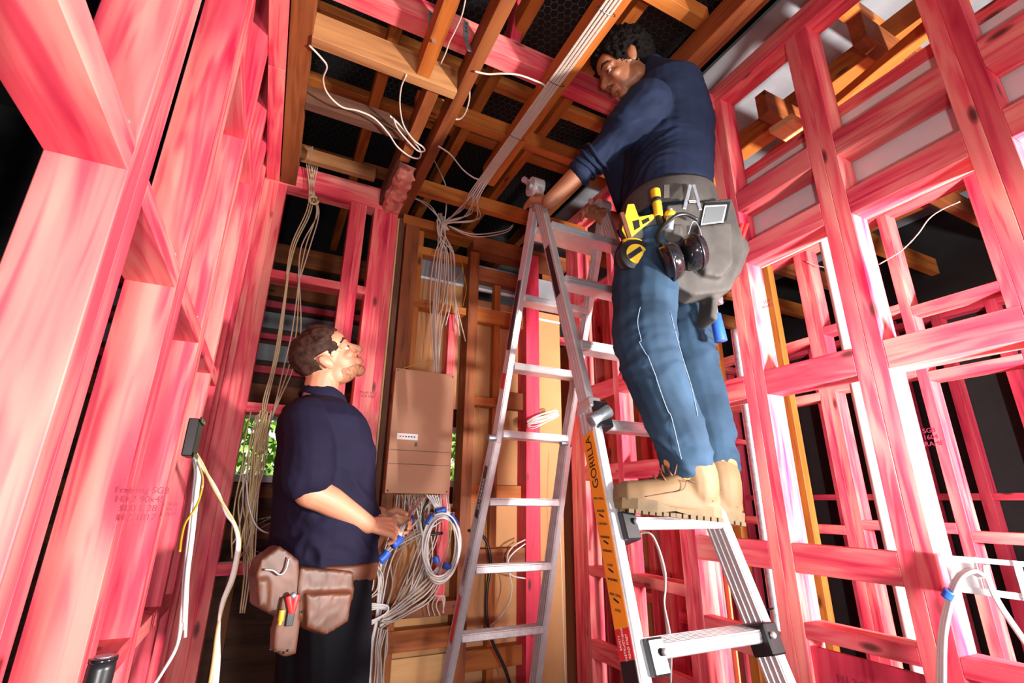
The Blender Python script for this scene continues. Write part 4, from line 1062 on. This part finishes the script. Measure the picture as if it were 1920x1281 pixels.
# cables dropping from the top plate to the top of the switchboard
G1 = 'white cables dropping to the switchboard'
for k in range(14):
    t = k/13; xo_ = random.uniform(-10, 10)
    top = (826+8*math.sin(k), 400+6*(k % 3)); a1 = (818+34*t+xo_*.3, 478); a2 = (812+42*t+xo_*.6, 545+8*(k % 4)); a3 = (812+24*t+xo_*.4, 620); a4 = (815+12*t, 698)
    end = [a4] if k < 9 else []
    P_ = cy([top, (828+7*math.sin(k*2), 440), a1, a2]+([a3]+end if end else [(a2[0]+10*(k-11), 600+10*(k-9))]), 2.43+.012*(k % 4))
    cable('white cable in the loose bundle hanging from the top plate to the switchboard', P_, .0042, 'cable', G1)
for k in range(3):
    cable('yellow green wire sprouting from the cables above the switchboard', cy([(860+6*k, 480+20*k), (868+3*k, 505+20*k), (852+8*k, 530+22*k)], 2.41), .002, 'yellow', 'yellow wires above the switchboard')
cable('yellow earth wire arching over the top of the switchboard', cy([(742, 696), (765, 688), (790, 680), (812, 680)], 2.41), .002, 'yellow')
# the run of cables strapped beneath the orange joist
G2 = 'white cables strapped along the orange joist'
zc = zj-.052
for k in range(8):
    o_ = k*.0085
    pts = [Vector((.800+o_*.8-.018, .15, zc-.004*(k % 2))), Vector((.797+o_*.8-.018, .9, zc-.005*((k+1) % 2))), Vector((.792+o_*.8-.018, 1.5, zc)), Vector((.785+o_*.8-.018, 1.92, zc)),
           Vector((.775+o_*.9-.02, 2.10, zc-.02-.003*k)), PY(868+5*k-12*(k % 3), 392+3*k, 2.30), PY(838+3*math.sin(k), 412+k, 2.42), PY(828+2*k, 432, 2.45)]
    cable('white cable strapped in the bundle under the long orange joist', pts, .0040, 'cable', G2)
for k, y in enumerate((.95, 1.28, 1.62)):
    bm = bmesh.new(); c = Vector((.806, y, zc))
    sweep(bm, [c+Vector((.038*math.cos(a), 0, .010*math.sin(a))) for a in [i*math.pi/8 for i in range(17)]], .0014, 5)
    tag(from_bm('cable_tie', bm, M['blackpl'], None, recenter(bm)), 'thin tie clasping the white cables under the orange joist', 'cable tie', 'ties round the cables on the orange joist')
# loose ceiling cables
cable('loose white cable snaking across the ceiling from the brown joist to the dark one', cz([(580, 85), (602, 108), (613, 125), (606, 148), (614, 175), (640, 200), (672, 208), (702, 222), (728, 250), (745, 275), (768, 293), (785, 297), (789, 285), (778, 268), (750, 235), (731, 217)], zj-.05), .0046, 'cable')
cable('white cable looping down from behind the tan trimmer', cz([(762, 140), (752, 165), (750, 200), (757, 235), (775, 262), (792, 275), (796, 283), (784, 283), (765, 265), (745, 240), (738, 222)], zj-.055), .0044, 'cable')
cable('white cable hooking round the dark joist near the pink beam', cz([(880, 160), (880, 185), (873, 210), (862, 223), (846, 222)], zj-.02), .0046, 'cable')
cable('white cable curving under the pink beam to the joist bundle', cz([(890, 134), (915, 139), (940, 138), (970, 140), (1000, 150), (1022, 162), (1015, 180), (1000, 215)], zj-.05), .0044, 'cable')
cable('white cable hanging from the dark joist to the bundle bend', cz([(822, 274), (845, 290), (868, 318), (890, 334), (908, 338)], zj-.05), .0042, 'cable')
cable('thin white cable falling past the dark joist towards the plate', cy([(810, 292), (824, 320), (836, 350), (837, 385), (834, 415)], 2.36), .0036, 'cable')
cable('white cable running beside the short orange joist', cz([(874, -8), (866, 28), (852, 60), (842, 80), (836, 98), (826, 120)], zj-.05), .0036, 'cable')
for k in range(4): cable('white cable draped over the orange top plate beside the ladder', cy([(770+8*k, 368+3*k), (800+6*k, 385), (822, 408), (832, 425)] if k < 2 else [(842, 424), (880, 430+4*k), (915, 428+5*k), (950, 423+4*k), (962, 415+3*k)], 2.44), .0036, 'cable', 'white cables draped over the top plate')
cable('pair of pale cables lying over the pink top plate', cz([(590, 338), (620, 342), (660, 349), (700, 356)], 2.93), .004, 'cable')
cable('pale cable draped across the pink top plate from the brown joist', cz([(584, 330), (620, 337), (665, 346), (702, 353)], 2.93), .004, 'cable')
# cream cables hanging through the back wall's noggings on the left
G3 = 'cream and white cables hanging through the upper nogging'
tops = [(575, 395), (578, 400), (582, 400), (596, 398), (594, 398), (598, 400)]
for k in range(6):
    left = k < 3
    base = (538+2*k, 508) if left else (560+2.5*(k-3), 515)
    mid = (548+4*k, 455) if left else (566+8*(k-3), 460)
    pts = [(570+3*k, 275), (575+4*k, 310), (580+4*(k % 3), 355), tops[k], mid, base]
    low = [(537+1.2*k, 530), (520+3*k, 640), (508+3*k, 700), (494+4*k, 750), (488+2*k, 800), (470+5*k, 860), (455+6*k, 930), (462+3*k, 1000), (458+5*k, 1080), (450+4*k, 1150)] if left else [(560+.8*(k-3), 530), (548+8*(k-3), 620), (532+9*(k-3), 690), (518+3*(k-3), 750), (505, 800), (480+4*k, 850), (470+3*k, 920), (455+5*k, 1000), (462+3*k, 1060)]
    cable(('cream' if k % 2 == 0 else 'white')+' cable threaded through the '+('left' if left else 'right')+' hole of the upper pink nogging', cy(pts+low, 2.455), .0042, 'cable_y' if k % 2 == 0 else 'cable', G3)
bm = bmesh.new(); c = PY(588, 378, 2.44)
sweep(bm, [c+Vector((.022*math.cos(a), -.012, .022*math.sin(a))) for a in [i*math.pi/8 for i in range(19)]], .006, 7)
tag(from_bm('cable_knot', bm, M['cable_y'], None, recenter(bm), True), 'loop of cream cable knotted at the pink top plate', 'cable')
G4 = 'tangled cables below the back wall window'
for k in range(15):
    x0 = 462+random.uniform(-12, 30)
    cable('pale cable in the tangle hanging in front of the small window by the corner studs', cy([(x0+18, 775+random.uniform(-6, 6)), (x0+6, 830), (x0-2+random.uniform(-8, 8), 880), (x0-6+random.uniform(-14, 6), 940), (x0-14+random.uniform(-10, 10), 1000), (x0-22+random.uniform(-14, 18), 1050+random.uniform(-30, 30))], 2.40+.01*(k % 5)), .0040, 'cable_y' if k % 4 else 'cable', G4)
cable('white cable swinging from the tangle towards the worker in the polo', cy([(462, 900), (466, 945), (480, 985), (505, 1000), (535, 992)], 2.38), .0042, 'cable_w')
for k in range(4):
    c = PY(505, 1000, 3.1); R0 = .12+.02*k
    pts = [c+Vector((R0*math.cos(a)+.01*k, .02*math.sin(3*a), R0*.75*math.sin(a+.3*k)+.01*math.cos(2*a))) for a in [i*math.pi/8 for i in range(17)]]
    cable('thin pale cable looped in the dark space under the window', pts, .0022, 'cable', 'thin cable loops under the window')
# black flush box and its cables on the near left studs
FB = tag(empty('flush_box', PX(354, 822, XL)), 'black plastic flush box on the left hand studs with cables spilling out', 'electrical box')
p = PX(350, 822, XL+.0)
abox('box', (XL+.001, p.y-.05, p.z-.055), (XL+.03, p.y+.05, p.z+.055), 'blackpl', FB, bev=.003)
abox('rim', (XL+.03, p.y-.055, p.z-.06), (XL+.034, p.y+.055, p.z-.045), 'blackgl', FB); abox('rim', (XL+.03, p.y-.055, p.z+.045), (XL+.034, p.y+.055, p.z+.06), 'blackgl', FB)
def cx(pts, X, dx=0): return [PX(x, y, X+dx*i) for i, (x, y) in enumerate(pts)]
G5 = 'white cables hanging from the black flush box'
yb = p.y
def cl(pts, y0=1.9, y1=1.75): return [PY(x, y, y0+(y1-y0)*i/(len(pts)-1)) for i, (x, y) in enumerate(pts)]
for k in range(5):
    cable('thick white cable hanging down from the black flush box', cl([(358, 840), (366+2*k, 880), (362+2*k, 930), (354+2.2*k, 1000), (345+2*k, 1080), (341+1.5*k, 1140+14*k)]+([(332, 1210), (305, 1260), (285, 1290)] if k < 2 else [])), .0055, 'cable_w', G5, flat=.6)
G6 = 'white cables arching from the flush box to the floor'
for k in range(3):
    cable(['cream cable arching out of the black flush box and down past the stud', 'white cable arching from the black flush box, twin of the cream one'][min(k, 1)], cl([(358, 836), (378, 868+3*k), (402+2*k, 918), (424, 955+4*k), (441-k, 985), (449-2*k, 1020), (440-3*k, 1080), (420-2*k, 1130), (408+k, 1180), (400+5*k, 1240), (392+7*k, 1290)], 1.9, 1.7), .0050, 'cable_w' if k else 'cable_y', G6, flat=.6)
cable('yellow sheathed cable curling beside the flush box cables', cl([(362, 850), (376, 880), (380, 910), (368, 950), (348, 980), (340, 1010), (337, 1035)]), .0038, 'yellow')
cable('short yellow cable end below the flush box', cl([(366, 855), (378, 890), (379, 915)]), .0034, 'cable_y')
# cables under the switchboard
G7 = 'white cables fanning out below the switchboard'
for k in range(26):
    x0 = 745+4.0*k*.95; sx = random.uniform(-1, 1)
    if k % 3 == 0: pts = [(x0, 928), (x0-6, 980+10*sx), (728+10*sx, 1040), (722+14*sx, 1100), (712+8*sx, 1160), (702+9*sx, 1215), (698+10*sx, 1290)]
    elif k % 3 == 1: pts = [(x0, 928), (x0+8*sx, 1000), (x0-20+10*sx, 1060), (x0-40, 1120+8*sx), (725+15*sx, 1165)]
    else: pts = [(x0, 928), (790+20*sx, 970), (800+16*sx, 1040), (785+20*sx, 1090), (760+20*sx, 1130), (735+12*sx, 1158), (712, 1175+8*sx)]
    cable('white cable in the fan spilling from the bottom of the switchboard', cy(pts, 2.42+.01*(k % 4)), .0040, 'cable' if k % 4 else 'cable_w', G7)
for k in range(6): cable('twisted grey white cable bunched against the brown stud near the floor', jit(cy([(712+3*k, 1180), (704+4*k, 1215), (708+3*k, 1250), (697+5*k, 1300)], 2.425+.01*(k % 3)), .009), .0045, 'cable', 'cables bunched near the floor by the brown stud')
for k in range(3): cable('white cable loop resting on the low brown nogging', cy([(805+10*k, 1155), (802+8*k, 1135), (812+7*k, 1118), (828+3*k, 1122), (832-k, 1150)], 2.44), .0036, 'cable', 'small cable loops on the low brown nogging')
for k in range(4): cable('white cable bent round the brown stud at hand height of the low nogging', cy([(682, 1132+5*k), (705, 1133+3*k), (727, 1137+2*k), (724, 1150), (700, 1163+2*k), (672, 1172+3*k)], 2.36+.01*k), .0036, 'cable_w', 'white cables bent round the brown stud')
for k in range(3): cable('cable strand drooping between the worker and the cable fan', cy([(690+3*k, 1050), (700+8*k, 1075), (698+9*k, 1105), (684+3*k, 1125)], 2.30), .003, 'cable', 'strands drooping beside the worker')
# cables the worker holds, ends wrapped in blue tape
for k in range(6):
    cable('white cable held in the hands of the worker in the polo', [PY(742+2*k, 998+1.5*k, 1.80), PY(750+k*3, 985-2*k, 1.9), PY(766+k*4, 960-3*k, 2.2), PY(776+5*k, 930, 2.41)], .0030, 'cable' if k % 2 else 'cable_w', 'cables held by the standing worker')
for (a, b_, Y0, Y1, lab) in [((712, 1052), (728, 1034), 2.0, 2.0, 'blue tape wrapped round cables under the hands of the worker'), ((736, 1022), (750, 1008), 1.84, 1.86, 'blue tape band nearest the fingertips of the worker'), ((752, 1002), (772, 972), 2.1, 2.2, 'long blue tape wrapping on the held cables')]:
    tag(tube('blue_tape_wrap', [PY(*a, Y0), PY((a[0]+b_[0])/2+2, (a[1]+b_[1])/2, (Y0+Y1)/2), PY(*b_, Y1)], .016, 'blue_tape', None, 12, 4), lab, 'tape')
# coil of cable
cc = PY(826, 1015, 2.34)
G8 = 'turns of the white cable coil'
CO = tag(empty('cable_coil', cc), 'hanging coil of white cable bound with blue tape below the switchboard', 'cable coil')
for k in range(11):
    ax = .080*(1+.035*(k % 5)-.05*(k % 3)); az = .148*(1-.03*(k % 4))
    pts = [cc+Vector((ax*math.sin(a)+.010*math.sin(k*1.7), -.012*(k % 4)+.008*math.sin(a*2+k), az*math.cos(a)+.012*math.cos(k*2.3)-.02)) for a in [i*math.pi/12 for i in range(25)]]
    tube('cable_turn', pts, .0042, 'cable_w' if k % 2 else 'cable', CO, 7, 3)
for (px, py, dx, dz, L_) in [(826, 958, .9, .2, .05), (850, 975, .5, -.7, .06), (818, 1050, .4, -1, .03), (838, 1062, .9, -.3, .035), (806, 975, .5, .8, .05)]:
    c = PY(px, py, 2.32); d = Vector((dx, 0, dz)).normalized()
    tube('tape_band', [c-d*L_/2, c, c+d*L_/2], .015, 'blue_tape', CO, 10, 3)
for k in range(5): cable('white cable running from the coil up to the switchboard', cy([(800+5*k, 928), (812+3*k, 945), (820+2*k, 962)], 2.37), .0042, 'cable_w', 'cables from the coil to the switchboard')
for k in range(6): cable('white cable sweeping from the foot of the coil to the stud on its left', jit(cy([(822+3*k, 1062), (800+2*k, 1090+6*k), (765, 1120+6*k), (735, 1146+4*k), (718-k, 1158+2*k)], 2.385+.012*(k % 3)), .006), .0042, 'cable', 'cables sweeping from the foot of the coil')
cable('black cable curving behind the coil', cy([(806, 930), (792, 965), (800, 1000), (830, 1000)], 2.42), .008, 'blackpl')
# black and thin cables by the ladder
cable('thick black cable snaking down behind the ladder to the floor', cy([(880, 995), (900, 1002), (914, 1020), (920, 1060), (914, 1100), (912, 1150), (922, 1200), (945, 1250), (962, 1300)], 2.47), .008, 'blackpl')
cable('white cable curling behind the ladder with a dark tie', cy([(985, 1012), (962, 1025), (951, 1045), (955, 1075), (960, 1100), (955, 1130), (935, 1160), (910, 1180)], 2.47), .0042, 'cable')
cable('white cable branching by the dark red stud behind the ladder', cy([(985, 1020), (965, 1035), (953, 1052), (958, 1078), (985, 1085)], 2.465), .0036, 'cable_w')
cable('yellow green earth wire hanging down the tan lining', cy([(893, 690), (897, 760), (905, 840), (908, 920), (912, 1000), (912, 1100)], 2.56), .0022, 'yellow')
cable('thin white flex hanging beside the right leg of the ladder', cy([(1052, 850), (1050, 950), (1054, 1100), (1060, 1290)], 2.44), .0018, 'cable_w')
bmc = [(990, 800), (1005, 792), (1030, 786), (1048, 782), (1028, 792), (1000, 802), (990, 798), (1012, 786), (1045, 776)]
for k in range(4): cable('bunched white cable tied on the right wall behind the ladder', jit([v+Vector((0, 0, .009*k)) for v in cy(bmc, 2.43)], .006), .0024, 'cable_w', 'bunched cables behind the ladder')
G9 = 'white cables hanging over the low right nogging'
for k in range(3): cable('white cable arching over the low nogging beneath the worker\'s boots', [PX(x, y, XR-.015-.006*k) for x, y in [(1150+3*k, 1040), (1165+2*k, 1015), (1190, 1000+2*k), (1216+k, 1000), (1232+k, 1025), (1243+2*k, 1070), (1248, 1100), (1246, 1135), (1252+3*k, 1200), (1258, 1290)]], .0045, 'cable_w', G9)
cable('black flex looping from the foot of the ladder to the stud', [PX(1418, 1178, XR-.02), PX(1424, 1158, XR-.02), PX(1436, 1145, XR-.01), PX(1450, 1141, XR-.005)], .0032, 'blackpl')
cable('thin white cable crossing the opening at the right', [PX(x, y, XR+.094) for x, y in [(1648, 496), (1690, 470), (1720, 440), (1742, 410), (1768, 392), (1800, 378)]], .0020, 'cable')
cable('thin cable sagging under the orange plate past the white pipe', [PX(x, y, 2.715) for x, y in [(1510, 490), (1530, 498), (1560, 502), (1600, 492)]], .003, 'cable')
# white mounting bracket at the lower right with its cables
BR = tag(empty('mounting_bracket', PX(1765, 1060, XR)), 'white metal mounting bracket on the right hand double stud', 'bracket')
b0 = PX(1762, 1040, XR-.003)
yb_, zb_ = b0.y, b0.z
xb = XR-.001
abox('side_plate', (xb-.02, yb_-.02, zb_-.09), (xb, yb_-.016, zb_+.0), 'white_board', BR)
abox('mount_plate', (xb-.004, yb_-.075, zb_-.085), (xb-.0042, yb_-.02, zb_), 'white_board', BR)
abox('arm', (xb-.0055, yb_-.174, zb_-.012), (xb-.0042, yb_-.02, zb_), 'white_board', BR)
abox('arm', (xb-.0055, yb_-.174, zb_-.085), (xb-.0042, yb_-.02, zb_-.070), 'white_board', BR)
abox('front_frame', (xb-.004, yb_-.20, zb_-.085), (xb, yb_-.175, zb_), 'white_board', BR)
abox('front_frame', (xb-.0075, yb_-.160, zb_-.085), (xb-.0057, yb_-.145, zb_), 'white_board', BR)
for z in (zb_-.01, zb_-.078):
    bm = bmesh.new(); bmesh.ops.create_uvsphere(bm, u_segments=8, v_segments=5, radius=.004); from_bm('screw', bm, M['blackpl'], BR, Matrix.Translation((xb-.006, yb_-.19, z)), True)
G10 = 'white cables looping over the mounting bracket'
for k in range(3): cable('white cable looping over the white mounting bracket and down the stud', [PX(x+5*k, y, XR-.02-.006*k) for x, y in [(1838, 1082), (1820, 1072), (1802, 1076), (1788, 1092), (1778, 1118), (1770, 1150), (1762, 1200), (1760, 1300)]], .0055, 'cable_w', G10, flat=.6)
for k in range(2): cable('white cable slanting down from the mounting bracket to the right', [PX(x+4*k, y, XR-.015) for x, y in [(1845, 1060), (1852, 1090), (1870, 1130), (1900, 1175), (1935, 1225)]], .005, 'cable_w', 'white cables slanting right from the bracket', flat=.6)
tag(tube('blue_tape_wrap', [PX(1782, 1108, XR-.03), PX(1779, 1114, XR-.03), PX(1776, 1121, XR-.03)], .014, 'blue_tape', None, 12, 3), 'small blue tape band round the cables under the white bracket', 'tape')
# pipes
cyp = lambda X, a, b_: (PX(a[0], a[1], X), PX(b_[0], b_[1], X))
a = PX(1600, 700, 2.45)
tag(cyl('waste_pipe', (2.45, a.y, .0), (2.45, a.y, 2.55), .026, 'pvc', None, 24), 'white plastic pipe rising beyond the right hand studs', 'pipe')
a = PX(1425, 950, 1.90)
tag(cyl('metal_conduit', (1.90, a.y, 0), (1.90, a.y, 1.95), .019, 'steel', None, 20), 'grey metal conduit standing behind the stud beside the boots', 'pipe')
a = PX(1810, 950, 3.6)
tag(cyl('waste_pipe', (3.6, a.y, .0), (3.6, a.y, 2.5), .024, 'pvc', None, 20), 'distant white pipe in the dark room at the far right', 'pipe')
# black tube at the lower left
a = PY(193, 1240, .72); a2 = Vector((a.x-.005, a.y, a.z-.32))
t = tag(empty('black_tube', a2), 'black cylindrical tube standing against the left studs at the bottom edge', 'tube')
cyl('sleeve', a2, a, .0125, 'blackpl', t, 26); cyl('cap', a, a+Vector((0, 0, .004)), .0128, 'blackgl', t, 26)
cyl('cap_disc', a+Vector((0, 0, .004)), a+Vector((0, 0, .005)), .008, 'steel', t, 20)
# galvanised straps on the pink beam
for (px, py, lab) in [(808, 40, 'steel strap on the pink beam by the short orange joist'), (873, 58, 'steel strap on the pink beam by the dark joist'), (1046, 128, 'steel strap on the pink beam beside the cable bundle')]:
    c = PY(px, py, 1.353)
    st = tag(empty('joist_strap', c), lab, 'strap')
    timber('plate', c+Vector((0, -.001, .05)), c+Vector((0, -.001, -.035)), .020, .0015, 'steel', st, side=(1, 0, 0), bev=0)
    timber('tail', c+Vector((0, -.001, -.035)), c+Vector((.012, -.03, -.13)), .018, .0015, 'steel', st, side=(1, 0, 0), bev=0)
    for k in range(3):
        bm = bmesh.new(); bmesh.ops.create_uvsphere(bm, u_segments=8, v_segments=5, radius=.003); from_bm('nail', bm, M['blackpl'], st, Matrix.Translation(c+Vector((0, -.003, .035-.02*k))), True)
c = PZ(568, 312, 2.76); tag(timber('joist_strap', c+Vector((.03, 0, .03)), c+Vector((.03, 0, .12)), .04, .0015, 'steel', None), 'steel strap at the end of the brown joist above the corner', 'strap')
# stamps on timbers
for (face, px, py, s_, body, rot) in [('L', 262, 945, .016, 'Framing SG8\nH1.2 90x45\n500 L 28\nNZ 1817', 0), ('L', 322, 955, .012, 'SG8\nH1.2\n3640', 0)]:
    p_ = PY(px, py, 1.159 if px < 300 else 1.584)
    text('stamp', body, s_, p_+Vector((0, -.0006, 0)), (1, 0, 0), (0, 0, 1), 'ink', wl)
text('stamp', '90x45 H1.2\nSG8 2204', .018, PY(690, 740, YB-.001), (1, 0, 0), (0, 0, 1), 'ink', wb)
text('stamp', 'SG8\n90x45', .018, PX(1438, 570, XR-.001)+Vector((0, .0, 0)), (0, -1, 0), (0, 0, 1), 'ink', wr)
text('stamp', 'H1.2 90x45\n+28 SG8\n15:23', .030, Vector((XR+.0112, 1.02, .64)), (0, -1, 0), (0, 0, 1), 'ink', wr)
text('stamp', 'SG8\n1604\nFRAME', .03, PX(1745, 820, 2.719), (0, -1, 0), (0, 0, 1), 'ink', wn)
# ---- garden outside the windows
gx = [(-3.2, 8.2), (-1.4, 7.6), (.3, 8.6), (2.0, 7.8), (3.8, 8.8), (6.0, 8.2), (8.5, 9.5)]
tag(abox('lawn', (-14, 3.9, -.4), (18, 22, -.3), 'grass', bev=0), kind='structure')
def tree(x, y, h, lab):
    t = tag(empty('garden_tree', (x, y, -.3)), lab, 'tree')
    bm = bmesh.new(); sweep(bm, [Vector((x, y, -.3)), Vector((x+.05, y, h*.35)), Vector((x, y, h*.6))], [.12, .09, .05], 8); from_bm('trunk', bm, M['old'], t, recenter(bm), True)
    bm = bmesh.new(); rng = random.Random(int(x*100))
    for i in range(1500):
        a = rng.uniform(0, 2*math.pi); u = rng.uniform(-1, 1); r = (rng.random()**.4)
        p_ = Vector((math.cos(a)*math.sqrt(1-u*u)*1.25*r, math.sin(a)*math.sqrt(1-u*u)*1.0*r, u*h*.52*r+h*.5))
        d1 = Vector((rng.uniform(-1, 1), rng.uniform(-1, 1), rng.uniform(-1, 1))).normalized()*.10; d2 = d1.orthogonal().normalized()*.055
        c_ = Vector((x, y, -.2))+p_
        vs = [bm.verts.new(c_+q) for q in (-d1, d2, d1, -d2)]; bm.faces.new(vs)
    from_bm('foliage', bm, M['leaf'], t, recenter(bm))
for k, (x, y) in enumerate(gx):
    tree(x, y, 3.4+.3*(k % 3), ['leafy green tree seen through the small window behind the polo worker', 'bright green shrub tree outside the window', 'green tree behind the mesh fence'][k % 3]+['', ' at its left edge', ', middle of the row', ' behind the switchboard gap', ' past the ladder', ' towards the right', ' farthest right'][k])
fe = tag(empty('mesh_fence', (1, 6.2, -.3)), 'wire mesh garden fence outside the small window', 'fence')
for k in range(8): cyl('post', (-4+1.6*k, 6.2, -.3), (-4+1.6*k, 6.2, 1.55), .02, 'steel', fe, 8)
bm = bmesh.new()
for s_ in (1, -1):
    for k in range(130):
        x = -4+.09*k; z0 = -.3; a_ = Vector((x, 6.2, z0)); b_ = Vector((x+s_*1.8, 6.2, z0+1.8)); dd = (b_-a_).normalized(); u = Vector((0, 1, 0)); v_ = dd.cross(u)
        R3 = [[bm.verts.new(e+u*.0022*math.cos(2.094*m)+v_*.0022*math.sin(2.094*m)) for m in range(3)] for e in (a_, b_)]
        for m in range(3): bm.faces.new((R3[0][m], R3[0][(m+1) % 3], R3[1][(m+1) % 3], R3[1][m]))
from_bm('mesh', bm, M['steel'], fe, recenter(bm))
tag(abox('blue_floor_sheet', (-.9, 1.5, .002), (.25, 3.2, .012), 'bluef' if 'bluef' in M else 'floor', bev=0), 'flat bluish board lying on the floor behind the worker in the polo', 'board')
